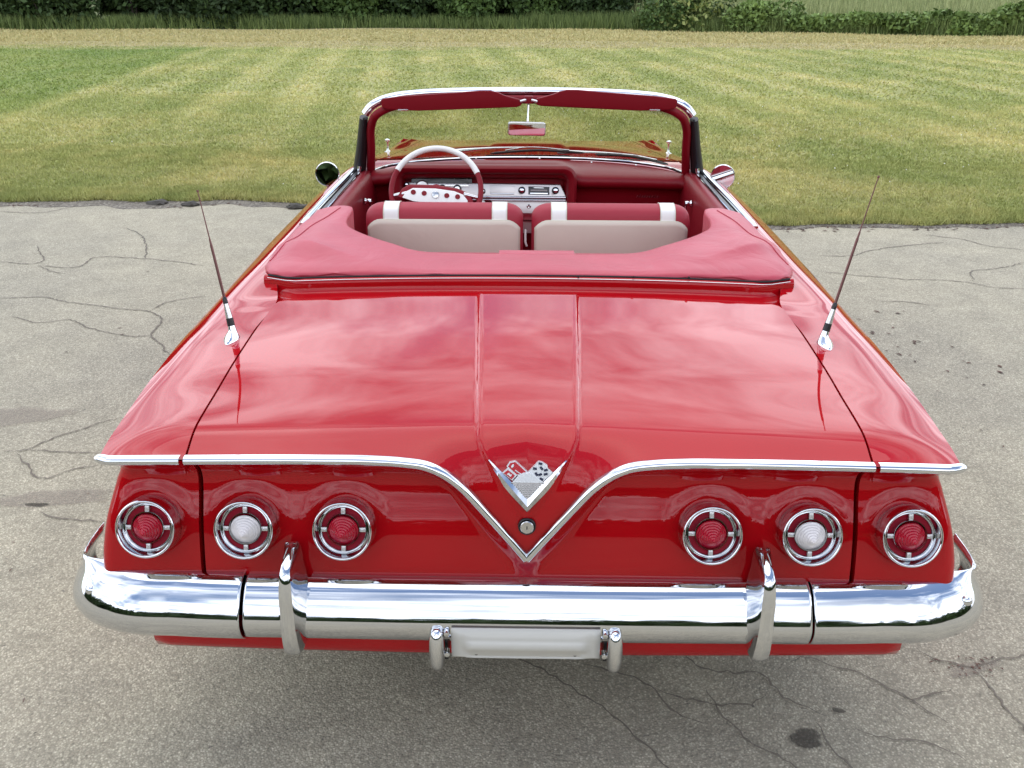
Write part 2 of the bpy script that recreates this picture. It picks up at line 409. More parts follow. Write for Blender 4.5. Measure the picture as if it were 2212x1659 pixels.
door_r = d_.build('door', 'paint', car, smooth=50); door_l = d_.mirror().build('door', 'paint', car, smooth=50)
P, mk = side_grid(3.206, 5.25, 90); d_ = MB().grid(P, mask=mk)
cap = P[-1]; d_.add([tuple(v) for v in cap]+[(cap[i][0]*.0+.4, 5.28, min(cap[i][2], .66)) for i in range(len(cap))], [(i, i+1, len(cap)+i+1, len(cap)+i) for i in range(len(cap)-1)])
ff_r = d_.build('front_fender', 'paint', car, smooth=50); ff_l = d_.mirror().build('front_fender', 'paint', car, smooth=50)

# ---- upper rear panel between trunk lid and the boot cover
rows = []
for x in np.linspace(-.86, .86, 60):
    k = .020*(abs(x)/.77)**2.2; fw_ = 0.06*float(sm((abs(x)-.72)/.14))
    prof = curve([(.90, .905), (.95, .910), (.985, .914), (1.0, .926), (1.034, .930), (1.050, .935), (1.056, .950), (1.058, .966), (1.066, .974), (1.09, .975), (1.13, .970)], 40)
    rows.append([(x, y+fw_*(y > .95), z-k*.8) for y, z in prof])
MB().grid(rows).build('upper_rear_panel', 'paint', car, smooth=60)

# ---- hood, cowl
rows = []
for x in np.linspace(-1, 1, 61):
    col_ = []
    for y in np.linspace(3.36, 5.22, 40):
        w = float(crom(*XI, y))-.004; zs = float(crom(*ZI, y)); c = float(crom([3.3, 3.8, 4.1, 4.5, 5.22], [.966, .938, .914, .86, .77], y))
        a = abs(x); z = zs+(c-zs)*(1-a**2.4)+.012*(1-float(sm((a-.26)/.05)))
        col_.append((x*w, y, z))
    rows.append(col_)
MB().grid(rows).build('hood', 'paint', car, smooth=60)
rows = [[(x, y, z-.018*abs(x/.86)**2) for y, z in ((3.02, .930), (3.15, .945), (3.28, .957), (3.352, .958))] for x in np.linspace(-.86, .86, 30)]
MB().grid(rows).build('cowl', 'paint', car, smooth=60)
g_ = MB(); g_.box((0, 5.24, .58), (1.75, .05, .34))
for k in range(9): g_.box((0, 5.27, .45+k*.032), (1.7, .02, .012))
g_.build('grille', 'chrome_dull', car, bevel=.004)
f_ = MB().tube(curve([(-.98, 5.05, .45), (-.93, 5.25, .45), (-.6, 5.34, .45), (0, 5.36, .45), (.6, 5.34, .45), (.93, 5.25, .45), (.98, 5.05, .45)], 40), .07, 14, squash=(1.1, .8))
f_.build('front_bumper', 'chrome', car)

# ---- floor, underbody, wheels
u_ = MB(); u_.box((0, 2.95, .27), (1.62, 4.2, .06)); u_.box((0, .62, .40), (1.50, .95, .20)); u_.box((0, 1.37, .30), (1.4, .12, .12)); u_.box((.45, .75, .26), (.16, .9, .10)); u_.box((0, 4.4, .52), (1.35, 1.5, .45))
u_.build('underbody', 'under', car, bevel=.01)
def wheel(x, y):
    sg = 1 if x > 0 else -1
    w_ = MB().lathe([(.21, -.085), (.29, -.092), (.325, -.08), (.338, -.05), (.34, 0), (.338, .05), (.325, .08), (.29, .092), (.21, .085), (.21, -.085)], 40, axis='X')
    o = w_.build('wheel', 'tyre', car, fix=True); o.location = (x-0, y, .34)
    c_ = MB().lathe([(.215, .05), (.20, .085), (.17, .07), (.12, .085), (.05, .095), (0.0005, .095)], 32, axis='X')
    if sg < 0: c_ = c_.mirror()
    h = c_.build('hubcap', 'chrome', o); h.matrix_parent_inverse = Matrix.Identity(4)
for wx in (-.80, .80):
    for wy in (1.37, 4.39): wheel(wx, wy)

# ---- bumper
BP = curve([(.030, .570), (.004, .577), (-.022, .566), (-.045, .540), (-.062, .510), (-.067, .494), (-.064, .470), (-.052, .447), (-.034, .434), (.005, .428), (.03, .428)], 34)
BPATH = curve([(-1.028, .21), (-1.030, .16), (-1.026, .11), (-1.004, .058), (-.935, .022), (-.80, .010), (-.45, .002), (0, 0), (.45, .002), (.80, .010), (.935, .022), (1.004, .058), (1.026, .11), (1.030, .16), (1.028, .21)], 400)
bt = np.gradient(BPATH, axis=0); bt /= np.linalg.norm(bt, axis=1)[:, None]; bn = np.stack([bt[:, 1], -bt[:, 0]], 1)   # outward
def bump_rows(sel):
    rows = []
    for i in np.where(sel)[0]:
        x, y = BPATH[i]; e = abs(x) > .9; rise = .012*float(sm((y-.10)/.2))
        w_ = float(sm((y-.045)/.05)); rows.append([(x-bn[i, 0]*d_, y-bn[i, 1]*d_, z+rise*(z > .5)) for d_, z in [(dy*(1-w_)+min(dy, -.034)*w_, z) for dy, z in BP]])
    return rows
xb = BPATH[:, 0]
MB().grid(bump_rows(np.abs(xb) < .6435)).build('bumper_bar', 'chrome', car, smooth=70, solid=.004)
be_r = MB().grid(bump_rows(xb > .6435)).build('bumper_end', 'chrome', car, smooth=70, solid=.004)
be_l = MB().grid(bump_rows(xb < -.6435)).build('bumper_end', 'chrome', car, smooth=70, solid=.004)
for e_, sg in ((be_r, 1), (be_l, -1)):
    k_ = int(np.argmin(np.abs(BPATH[:, 0]-.985)+(BPATH[:, 0] < 0)*9)); bx = BPATH[k_, 0]+bn[k_, 0]*.047; by = BPATH[k_, 1]+bn[k_, 1]*.047
    for bz in (.537,):
        b_ = MB().lathe([(.0, .010), (.006, .0095), (.010, .007), (.0115, .003), (.013, .001), (.013, -.006)], 20)
        o = b_.build('bolt_head', 'chrome', e_); o.location = (sg*bx, by, bz); o.rotation_euler = (R(-38), 0, R(sg*48))
# black sheet standing in for the shaded gap behind the bumper, and body-coloured pan beneath it
rows = []
for i in range(0, 400, 4):
    x, y = BPATH[i]; s_ = .86 if abs(x) > .8 else .86
    rows.append([(x*.955, y+.045, .560), (x*.97, y+.03, .52), (x*.96, y+.03, .45)])
MB().grid(rows).build('bumper_gap_shade', 'under', car)
rows = []
for x in np.linspace(-1, 1, 60):
    a = abs(x); fwd = .12*float(sm((a-.93)/.07))+.02*a*a; lift = .05*float(sm((a-.92)/.08))
    rows.append([(x*.955, y+fwd, z+lift) for y, z in curve([(.010, .455), (.000, .41), (.008, .362), (.03, .341), (.25, .336)], 14)])
MB().grid(rows).build('rear_pan', 'paint', car, smooth=60)

# bumper guards: tall blades with a pointed top
def guard():
    mb = MB()
    # (z, half width front, y front, half width back, y back)
    st = [(.424, .012, -.070, .016, -.040), (.427, .018, -.084, .021, -.035), (.440, .0215, -.094, .025, -.030), (.470, .0210, -.102, .029, -.035), (.51, .0195, -.106, .033, -.045),
          (.55, .0180, -.104, .030, -.030), (.585, .018, -.102, .028, -.006), (.615, .0165, -.097, .022, .000), (.635, .015, -.091, .020, .002), (.648, .013, -.083, .019, .002), (.660, .011, -.066, .018, .002), (.672, .008, -.040, .016, .000), (.678, .005, -.022, .012, -.004)]
    rows = []
    for z, wf, yf, wb, yb in st:
        c = [(-wb, yb), (-wb*.92, yb*.7+yf*.3), (-wf*1.02, yf+.016), (-wf*.82, yf+.004), (-wf*.4, yf), (wf*.4, yf), (wf*.82, yf+.004), (wf*1.02, yf+.016), (wb*.92, yb*.7+yf*.3), (wb, yb)]
        rows.append([(x, y, z) for x, y in c])
    # resample smoothly in z
    A = np.array(rows); zz = np.linspace(0, len(st)-1, 48); out_ = np.zeros((48, A.shape[1], 3))
    for j in range(A.shape[1]):
        for k in range(3): out_[:, j, k] = crom(np.arange(len(st)), A[:, j, k], zz)
    mb.grid(out_); n = A.shape[1]
    mb.add([tuple(v) for v in out_[0]], [tuple(range(n))]); mb.add([tuple(v) for v in out_[-1]], [tuple(range(n))])
    return mb
gm = guard()
for gx in (-.527, .527):
    o = gm.build('bumper_guard', 'chrome', car, smooth=38); o.matrix_parent_inverse = Matrix.Translation((gx, -2.6, 0))

# ---- plate bracket hanging under the bumper
pl = MB(); W = .168; yp = -.076
zs = [.500, .470, .4645, .458, .452, .446, .441, .424, .421]; off = [0, 0, .0045, .008, .0088, .008, .0045, 0, .003]
cols = []
for x in np.r_[-W, -.150, -.140, -.132, np.linspace(-.12, .12, 9), .132, .140, .150, W]:
    k = 1-float(sm((abs(x)-.128)/.016)); cols.append([(x, yp-o_*k, z) for z, o_ in zip(zs, off)])
pl.grid(cols)
plate = pl.build('plate_bracket', 'plate', car, smooth=50, solid=.004)
for sx in (-.112, .112):
    MB().lathe([(.0005, .0015), (.004, .0015), (.004, -.002)], 14).build('screw_hole', 'black', plate).location = (sx, yp, .431)
for sx in (-1, 1):
    for zz in (.488, .431):
        o = MB().lathe([(.0005, .008), (.006, .007), (.007, .002), (.007, -.01)], 14).build('bolt_head', 'chrome', plate); o.location = (sx*.178, yp, zz)
    gz = [(.392, .010), (.397, .015), (.408, .0175), (.43, .0180), (.46, .0180), (.478, .0176), (.490, .015), (.497, .009), (.499, .002)]
    o = MB().tube([(sx*.201, -.070-.010*math.sin((z-.38)/.12*math.pi), z) for z, r_ in gz], [r_ for z, r_ in gz], 18, squash=(1.15, 1.0))
    o.build('plate_guard', 'chrome', car)
    MB().box((sx*.184, -.03, .445), (.012, .05, .10)).build('guard_bracket', 'black', plate, bevel=.002)

# ---- chrome trim along the tail edge
def strip(path, h=.0095, d=.010, taper0=False, taper1=False):
    P = np.array(path); T = np.gradient(P, axis=0); T /= np.linalg.norm(T, axis=1)[:, None]; rows = []
    n = len(P)
    for i in range(n):
        tx, tz = T[i, 0], T[i, 2]; up_ = np.array([-tz, 0, tx]); up_ = up_/np.linalg.norm(up_)
        if up_[2] < 0: up_ = -up_
        s_ = 1.0
        if taper0: s_ = min(s_, .62+.38*math.sqrt(min(1, i/(n*.07))))
        if taper1: s_ = min(s_, .62+.38*math.sqrt(min(1, (n-1-i)/(n*.07))))
        ring = [(0.010, -1.0), (-.35, -.98), (-.8, -.62), (-1.0, -.05), (-.85, .45), (-.5, .85), (.0, 1.0), (.9, .95)]
        rows.append([P[i]+np.array([0, a*d*s_, 0])+up_*b*h*s_ for a, b in ring])
    return MB().grid(rows)
xs_ = np.linspace(.001, .741, 160)
half = np.stack([xs_, np.full(160, -.003), trimz(xs_)-.001], 1)
half[:, 1] -= .003*np.exp(-(xs_/.12)**2)
tr = strip(half).build('trunk_trim', 'chrome', lid, smooth=55)
hl = half.copy(); hl[:, 0] *= -1
tl = strip(hl[::-1]).build('trunk_trim', 'chrome', lid, smooth=55)
xs_ = np.linspace(.751, .940, 40); side_tr = np.stack([xs_, -.003+.012*sm((xs_-.90)/.05), trimz(xs_)-.001], 1)
strip(side_tr, taper1=True).build('fin_trim', 'chrome', qr, smooth=55)
sl_ = side_tr.copy(); sl_[:, 0] *= -1
strip(sl_[::-1], taper0=True).build('fin_trim', 'chrome', ql, smooth=55)

# ---- tail lights
def light_meshes():
    D = {}
    b = MB().lathe([(.066, -.03), (.0705, -.02), (.0735, -.004), (.0735, .004), (.0725, .012), (.0710, .022), (.0712, .027), (.0703, .0305), (.0688, .0325), (.0668, .0330), (.0648, .0318), (.0638, .029),
                    (.0605, .018), (.0580, .009), (.0572, .0085), (.0562, .0105), (.0545, .0110), (.0530, .0095), (.0522, .003)], 64)
    D['bezel'] = b
    D['reflector'] = MB().lathe([(.0530, .004), (.046, .003), (.040, .0035), (.0345, .004), (.03, .0)], 48)
    D['lens_ring'] = MB().lathe([(.0365, .002), (.0368, .014), (.0378, .0160), (.0390, .0160), (.0398, .014), (.0400, .004)], 48)
    prof = []
    n = 8
    for i in range(n):
        r0 = .0366*(1-i/n); r1 = .0366*(1-(i+1)/n); h0 = .010+.036*(i/n); h1 = .010+.036*((i+1)/n)
        prof += [(r0, h0), (r0*.75+r1*.25, h0+.0030), (r1+.0004, h1-.0004)]
    prof.append((.0008, .0475))
    D['lens'] = MB().lathe(prof, 48)
    s_ = MB().box((0, -.010, .0465), (.0105, .008, .014)); D['spoke'] = s_
    return D
LD = light_meshes(); LMESH = {}
def mesh_of(key, mb, mat, smooth=40, bevel=0):
    o = mb.build(key, mat, None, smooth=smooth, bevel=bevel); me = o.data; bpy.data.objects.remove(o); return me
LMESH['bezel'] = mesh_of('bezel', LD['bezel'], 'chrome', 60); LMESH['reflector'] = mesh_of('reflector', LD['reflector'], 'red_reflector', 60)
LMESH['lens_ring'] = mesh_of('lens_ring', LD['lens_ring'], 'chrome', 60)
LMESH['red'] = mesh_of('lens_red', LD['lens'], 'lens_red', 30); LMESH['clear'] = mesh_of('lens_clear', LD['lens'], 'lens_clear', 30)
LMESH['spoke'] = mesh_of('spoke', LD['spoke'], 'spoke', 30, .0015)
LMESH['rivet'] = mesh_of('rivet', MB().lathe([(.0003, .0022), (.0016, .0018), (.0024, .0)], 12), 'chrome', 60)
def child(name, me, parent, loc=(0, 0, 0), rot=(0, 0, 0)):
    o = bpy.data.objects.new(name, me); COL.objects.link(o); o.parent = parent; o.location = loc; o.rotation_euler = rot; return o
for i, (lx, lz) in enumerate(LIGHTS):
    yb = light_y()+.009
    b = bpy.data.objects.new('taillight', LMESH['bezel']); COL.objects.link(b); b.parent = car
    b.matrix_parent_inverse = Matrix.Translation((0, -2.6, 0)); b.location = (lx, yb, lz); b.scale = (.95, .95, .95); b.rotation_euler = (-TILT, 0, 0)
    white = i in (1, 4)
    b['label'] = 'round tail light with a clear white ribbed lens' if white else 'round tail light with a red cone lens'
    child('reflector', LMESH['reflector'], b); child('lens_ring', LMESH['lens_ring'], b)
    child('lens', LMESH['clear' if white else 'red'], b, rot=(R(13), 0, 0))
    for k in range(4): child('spoke', LMESH['spoke'], b, rot=(0, R(90*k), 0))
    for sg in (-1, 1):
        child('rivet', LMESH['rivet'], b, loc=(sg*.0435, -.0138, 0))

# ---- emblem and lock on the trunk lid
E_P0 = Vector((0, -.012, .755)); E_V = Vector((0, .3162, .9487)); E_N = Vector((0, -.9487, .3162))
def efn(u, v, d): p = E_P0+Vector((u, 0, 0))+E_V*v+E_N*d; return (p.x, p.y, p.z)
oV = [(0, .0105), (.053, .069), (.0868, .124)]; iV = [(0, .0386), (.0345, .0765), (.0835, .126)]; rV = [(0, .0245), (.044, .0745), (.0855, .1255)]
mb = MB()
for sg in (-1, 1):
    n = 14
    O = curve(oV, n); I = curve(iV, n); RR = curve(rV, n)
    rows = [[efn(sg*O[k][0], O[k][1], -.010), efn(sg*O[k][0], O[k][1], .003), efn(sg*RR[k][0], RR[k][1], .013-.006*k/n), efn(sg*I[k][0], I[k][1], .004), efn(sg*I[k][0], I[k][1], -.010)] for k in range(n)]
    mb.grid(rows)
emb = mb.build('trunk_emblem', 'chrome', car, smooth=30)
emb['label'] = 'chrome V badge with crossed flags on the trunk lid'
MB().prism([(-.034, .0755), (.034, .0755), (0, .0385)], efn, -.01, .004).build('badge_plate', 'silver', emb)
r_ = MB()
for k in range(7):
    v = .0725-k*.0042; w = (v-.040)*.88; r_.prism([(-w, v), (w, v), (w, v-.0018), (-w, v-.0018)], efn, .003, .0058)
r_.build('badge_ribs', 'chrome_dull', emb, smooth=0)
MB().prism([(-.034, .0760), (-.018, .094), (-.009, .0985), (.007, .0987), (.022, .088), (.0335, .0785), (.034, .0760)], efn, -.01, .0075).build('badge_top', 'emblem_white', emb, smooth=0, bevel=.0008)
fl1 = [(-.0455, .1125), (-.0395, .1212), (-.0265, .1238), (.002, .0985), (-.012, .0925), (-.0235, .0915), (-.033, .0805), (-.0555, .0975), (-.0435, .1078)]
MB().prism(fl1, efn, -.01, .0045).build('flag_outline', 'emblem_white', emb, smooth=0)
def shrink(p, k):
    c = np.mean(p, 0); return [tuple(c+(np.array(q_)-c)*k) for q_ in p]
MB().prism(shrink([(-.0455, .1125), (-.0395, .1212), (-.0265, .1238), (.0, .099), (-.012, .0925), (-.0235, .0925)], .86), efn, .004, .0055).build('red_flag', 'emblem_red', emb, smooth=0)
MB().prism(shrink([(-.0555, .0975), (-.0435, .1065), (-.0245, .0912), (-.033, .0805)], .80), efn, .004, .0055).build('red_flag', 'emblem_red', emb, smooth=0)
mk_ = MB()
mk_.prism([(-.036, .1125), (-.033, .1165), (-.029, .1165), (-.030, .112), (-.034, .108)], efn, .005, .0066)
for k in range(3): mk_.prism([(-.026+k*.0045, .105-k*.003), (-.0225+k*.0045, .1015-k*.003), (-.024+k*.0045, .1-k*.003), (-.0275+k*.0045, .1035-k*.003)], efn, .005, .0066)
mk_.prism([(-.0455, .0945), (-.040, .0985), (-.0375, .0945), (-.0335, .0945), (-.0365, .0885), (-.040, .092)], efn, .005, .0066)
mk_.build('flag_marks', 'emblem_white', emb, smooth=0)
MB().prism([(.0, .0985), (.024, .1236), (.033, .1215), (.043, .1155), (.0445, .1085), (.0553, .099), (.034, .0785), (.022, .088)], efn, -.01, .005).build('checkered_flag', 'emblem_white', emb, smooth=0)
ck = MB()
for (u, v, a) in ((.028, .1185, -.2), (.016, .1075, -.1), (.0305, .1085, -.9), (.040, .1045, .3), (.0195, .0955, -1.0), (.0275, .0945, .4), (.0395, .0955, .2), (.0305, .0845, -.4)):
    c, s_ = math.cos(a), math.sin(a); w, h = .0042, .0026
    ck.prism([(u+c*i_*w-s_*j_*h, v+s_*i_*w+c*j_*h) for i_, j_ in ((-1, -1), (1, -1), (1, 1), (-1, 1))], efn, .0045, .0062)
ck.build('flag_squares', 'emblem_blue', emb, smooth=0)
lk = MB().lathe([(.0005, .009), (.0135, .009), (.0150, .0075), (.0152, -.012)], 28).build('lock_cylinder', 'chrome_dull', lid)
lk.location = (0, -.004, .725); lk.rotation_euler = (R(-8), 0, 0)
lr = MB().lathe([(.0155, .002), (.0175, .0045), (.0195, .003), (.0205, -.012)], 28).build('lock_gasket', 'black', lk); lr.matrix_parent_inverse = Matrix.Identity(4)
kh = MB().box((0, -.0092, 0), (.0022, .001, .008)).build('keyhole', 'black', lk); kh.matrix_parent_inverse = Matrix.Identity(4)

# ---- antennas
def antenna(sg, base, tip):
    bx, by, bz = base
    mb = MB(); out_l = []
    prof = [(0, 1.0, .0), (.004, .98, .0), (.010, .86, .0), (.017, .66, .01), (.024, .44, .02), (.030, .30, .03)]
    def tear(s_, h, sh):
        P = []
        for q_ in range(28):
            a = 2*math.pi*q_/28; cx, cy = math.cos(a), math.sin(a)
            ly = .026 if cy > 0 else .050*(1-.0*abs(cx)); wx = .023*(1-.45*max(0, -cy)**1.5)
            P.append((bx+cx*wx*s_, by+(cy*ly*s_)+sh*.5, bz+h))
        return P
    base_o = MB().grid([tear(1.13, -.012, 0), tear(1.13, .001, 0), tear(1.04, .003, 0), tear(.9, .0032, 0)], close_v=True).build('antenna', 'black', car)
    MB().grid([tear(.99, .002, 0)]+[tear(s_, h+.003, sh) for h, s_, sh in prof]+[tear(.02, .033, .03)], close_v=True).build('antenna_base', 'chrome', base_o, smooth=50)
    p0 = Vector((bx, by+.012, bz+.026)); d = (Vector(tip)-p0).normalized(); L = (Vector(tip)-p0).length
    at_ = lambda h: p0+d*h
    MB().tube([at_(-.006), at_(.016)], [.0125, .0098], 20).build('collar', 'chrome', base_o)
    MB().tube([at_(.014), at_(.036)], [.0104, .0098], 20).build('insulator', 'black', base_o)
    MB().tube([at_(.034), at_(.040), at_(.075), at_(.079)], [.0098, .0094, .0066, .0060], 20).build('sleeve', 'chrome_dull', base_o)
    MB().tube([at_(.077), at_(.083), at_(.092), at_(.095)], [.0070, .0070, .0062, .0045], 18).build('cap', 'black', base_o)
    MB().tube([at_(.09), at_(L*.62), at_(L*.621), at_(L*.66), at_(L*.661), at_(L*.985)], [.0040, .0036, .0028, .0025, .0017, .0014], 12).build('mast', 'mast', base_o)
    MB().tube([at_(L*.985), at_(L*.99), at_(L)], [.0016, .0032, .0026], 10).build('tip', 'mast', base_o)
antenna(-1, (-.826, .645, .910), (-.895, .72, 1.315))
antenna(1, (.822, .645, .910), (.925, .72, 1.365))

# ---- folded-top boot cover
def boot_pts():
    H = [  # rear (x,y,z), front (x,y,z), crown
        ((0, 1.080, .980), (0, 1.305, .976), .008), ((.20, 1.080, .980), (.20, 1.308, .976), .008), ((.36, 1.080, .979), (.37, 1.325, .978), .010),
        ((.50, 1.080, .982), (.48, 1.39, .988), .014), ((.62, 1.082, .978), (.565, 1.465, .992), .018), ((.72, 1.086, .974), (.63, 1.535, .996), .022),
        ((.79, 1.095, .970), (.672, 1.60, 1.000), .026), ((.840, 1.130, .966), (.692, 1.70, 1.004), .026), ((.866, 1.175, .963), (.70, 1.86, 1.008), .022),
        ((.882, 1.235, .960), (.77, 1.895, 1.006), .012), ((.884, 1.30, .960), (.845, 1.89, .990), .004)]
    return H
H = boot_pts(); H = [((-a[0], a[1], a[2]), (-b[0], b[1], b[2]), c) for a, b, c in H[:0:-1]]+H
Ra = curve([h[0] for h in H], 150); Fa = np.stack([np.interp(np.linspace(0, 1, 150), np.linspace(0, 1, 150), curve([h[1] for h in H], 150)[:, k]) for k in range(3)], 1)
# match the two edges by control index, not arc length
ti = np.linspace(0, len(H)-1, 170)
Ra = np.stack([crom(np.arange(len(H)), [h[0][k] for h in H], ti) for k in range(3)], 1)
Fa = np.stack([crom(np.arange(len(H)), [h[1][k] for h in H], ti) for k in range(3)], 1)
Cr = crom(np.arange(len(H)), [h[2] for h in H], ti)
rows = []
for i in range(len(ti)):
    a, b = Ra[i], Fa[i]; L = np.linalg.norm(b-a); dirn = (b-a)/L; row = []
    edge = float(sm((abs(a[0])-.5)/.35)); wav = .005*math.sin(ti[i]*2.3+.8)+.004*math.sin(ti[i]*5.3+1)
    for h in (-.018, -.014, -.009, -.004): row.append(a+np.array([0, -.001+(.004 if h < -.012 else -.003), h*.9+wav*.6]))
    for v in np.linspace(0, 1, 60)[1:-1]:
        p = a+(b-a)*v; p = p+np.array([0, 0, Cr[i]*.7*math.sin(math.pi*v)**.8+.005*math.sin(math.pi*min(1, v*8)/2)-.000])
        # soft folds radiating over the shoulders, and a broad sag behind the seats
        th = math.atan2(p[1]-1.02, abs(p[0])-.30)
        p[2] += edge*.013*(1-abs(math.sin(th*4.5+.6)))**1.3*1.6*math.sin(math.pi*v) + edge*.004*math.sin(th*19+2*np.sign(p[0]))*math.sin(math.pi*v)
        p[2] += (1-edge)*.003*math.sin(p[0]*9+v*4)*math.sin(math.pi*v)
        row.append(p)
    f0 = b+np.array([0, 0, .010])
    for k, h in ((.004, .006), (.010, -.004), (.012, -.016), (.011, -.04), (.010, -.11), (.008, -.20)):
        row.append(b+dirn*k*1.0+np.array([0, 0, h]))
    rows.append(row)
boot = MB().grid(rows).build('boot_cover', 'boot', car, smooth=80, solid=.004)
boot['label'] = 'soft red vinyl cover over the folded convertible top'
# rolled seams of the cover
MB().tube([p[4]+np.array([0, -.004, -.012]) for p in rows], .0045, 8).build('edge_piping', 'boot', boot)
k0 = int(170*.925)
for sg in (1, -1):
    pts_ = []
    for v in np.linspace(.04, .97, 40):
        i = k0 if sg > 0 else 169-k0
        j = 4+int(v*57); pts_.append(np.array(rows[i][j])+np.array([0, 0, .0015]))
    MB().tube(pts_, .0022, 6).build('stitched_seam', 'boot', boot)
# bright moulding below the cover; black tube added as the gap's shade
MB().tube([(x, 1.060+.06*float(sm((abs(x)-.74)/.14)), .9715-.016*(abs(x)/.77)**2.2) for x in np.linspace(-.845, .845, 50)], .0012, 8).build('boot_moulding', 'chrome_dull', car)
MB().tube([(x, 1.072+.06*float(sm((abs(x)-.74)/.14)), .977-.016*(abs(x)/.77)**2.2) for x in np.linspace(-.845, .845, 50)], .0034, 8).build('boot_gap_shade', 'blackmat', car)
for x in (.16, .335, .51):
    MB().lathe([(.0004, .004), (.003, .0035), (.004, 0)], 10).build('snap_fastener', 'under', car).matrix_parent_inverse = Matrix.Translation((x, -2.6+1.066, .977))
# flap lying on the rear shelf edge, rear seat below
MB().box((.03, 1.345, .977), (.26, .05, .005)).build('cover_flap', 'boot', boot, bevel=.002)

# ---- cabin shell
c_ = MB(); c_.box((0, 2.25, .33), (1.62, 2.0, .03)); c_.box((0, 2.5, .38), (.30, 1.4, .14))
c_.build('cabin_floor', 'carpet', car, bevel=.01)
MB().box((0, 1.30, .66), (1.62, .03, .56)).build('rear_bulkhead', 'carpet', car)
rs = MB(); rs.box((0, 1.62, .55), (1.40, .52, .20)); rs.box((0, 1.40, .78), (1.40, .14, .34)); rs.build('rear_seat', 'seat', car, bevel=.04, segs=4)
for sg in (-1, 1):
    # door trim panels with a padded top roll
    prof = curve([(.845, .958), (.820, .963), (.798, .957), (.786, .935), (.782, .89), (.780, .80), (.778, .45)], 24)
    tp = MB().grid([[(sg*x, y, z) for x, z in prof] for y in np.linspace(1.80, 3.05, 24)]).build('door_trim', 'vinyl_in', car, smooth=60)
    prof = curve([(.862, .956), (.82, .962), (.80, .94), (.795, .80), (.79, .40)], 18)
    MB().grid([[(sg*x, y, z) for x, z in prof] for y in np.linspace(1.28, 1.80, 10)]).build('rear_trim', 'vinyl_in', car, smooth=60)
    # window slot and bright belt mouldings
    MB().box((sg*.8565, 2.36, .9575), (.020, 1.10, .012)).build('window_slot', 'black', car, bevel=.003)
    MB().tube([(sg*.842, y, .964) for y in np.linspace(1.84, 2.86, 12)], .0042, 8).build('inner_belt_strip', 'chrome', car)
    pts_ = [(sg*(.884 if y < 2.8 else .884), y, .9655+.003*math.sin((y-1.85)*3)) for y in np.linspace(1.78, 2.97, 20)]
    bm_ = MB().tube(pts_, [.010]+[.0150]*18+[.013], 14, squash=(.62, 1.1)); bm_.build('belt_moulding', 'chrome', door_r if sg > 0 else door_l)
    # vent-window crank
    cr = MB().lathe([(.0005, .03), (.012, .029), (.014, .02), (.010, .008), (.016, .0)], 18).build('vent_crank', 'chrome', car)
    cr.rotation_euler = (0, 0, R(-90*sg)); cr.location = (sg*.775, 2.60, .878)
    ar = MB().tube([(0, -.024, 0), (.004, -.026, -.03), (.006, -.03, -.055)], [.007, .006, .008], 10).build('crank_arm', 'chrome', cr); ar.matrix_parent_inverse = Matrix.Identity(4)
    MB().lathe([(.0004, .004), (.005, .003), (.006, 0)], 10).build('trim_button', 'chrome', car).matrix_parent_inverse = Matrix.Translation((sg*.778, -2.6+2.02, .90))

# ---- front seats (two backs with beige rear shells)
def seat(x0, x1):
    cx = (x0+x1)/2; hw = (x1-x0)/2; rows = []; us = np.r_[-1, np.linspace(-.995, -.8, 12), np.linspace(-.75, .75, 24), np.linspace(.8, .995, 12), 1]
    prof = [(2.050, .50), (2.049, .70), (2.050, .88), (2.053, .925), (2.066, .960), (2.092, .975), (2.13, .979), (2.165, .970), (2.19, .945), (2.205, .88), (2.215, .50)]
    C = curve(prof, 44)
    def pt(u, y, z):
        r_ = .085/hw; e = max(0, (abs(u)-(1-r_))/r_); dz = .055*(1-math.sqrt(max(0, 1-e**2.2)))
        k = np.clip((z-.50)/.48, 0, 1); yy = y+(2.13-y)*(1-math.sqrt(max(0, 1-(e*.93)**2)))*.75
        return (cx+u*hw, yy, z-dz*k*k)
    back = MB().grid([[pt(u, y, z) for y, z in C] for u in us]).build('front_seat', 'seat', car, smooth=70)
    # beige shell on the rear face
    zt = .921; off = .0045; rw = []
    for u in np.linspace(-.955, .955, 46):
        e = max(0, (abs(u)-.80)/.155); zl = zt-.020*e**2
        row = [pt(u, np.interp(z, [.5, .88, .925], [2.050, 2.050, 2.053]), z) for z in np.linspace(.52, zl, 22)]
        rw.append([(x, y-off-.004*math.sin(math.pi*(z-.52)/.42), z) for x, y, z in row])
    MB().grid(rw).build('seat_shell', 'beige', back, smooth=70, solid=.006)
    pp = [r_[0] for r_ in [rw[0][::-1]]]; path = [rw[0][k] for k in range(0, 22, 3)]+[r_[-1] for r_ in rw]+[rw[-1][k] for k in range(21, -1, -3)]
    MB().tube([(x, y-.001, z+.001) for x, y, z in path], .0036, 8).build('seat_piping', 'piping', back)
    # white bands over the top
    for b0, b1 in ((x0+.082, x0+.146), (x1-.130, x1-.068)):
        r2 = []
        for x in np.linspace(b0, b1, 8):
            u = (x-cx)/hw; r2.append([pt(u, y, z) for y, z in curve(prof[2:9], 30)])
        r2 = np.array(r2); ctr = np.array([0, 2.13, .90]); d = r2-ctr; d[..., 0] = 0; d /= np.linalg.norm(d, axis=2)[..., None]; r2 = r2+d*.0028
        bd = MB().grid(r2).build('white_band', 'white', back, smooth=70, solid=.003)
        for e_ in (0, -1): MB().tube(r2[e_], .0016, 6).build('band_stitching', 'piping', back)
    cu = MB().box((cx, 2.42, .50), (hw*1.9, .50, .18)).build('seat_cushion', 'seat', back, bevel=.05, segs=4)
    return back
s1 = seat(-.688, -.020); s1['label'] = 'driver side front seat, beige shell and white bands'
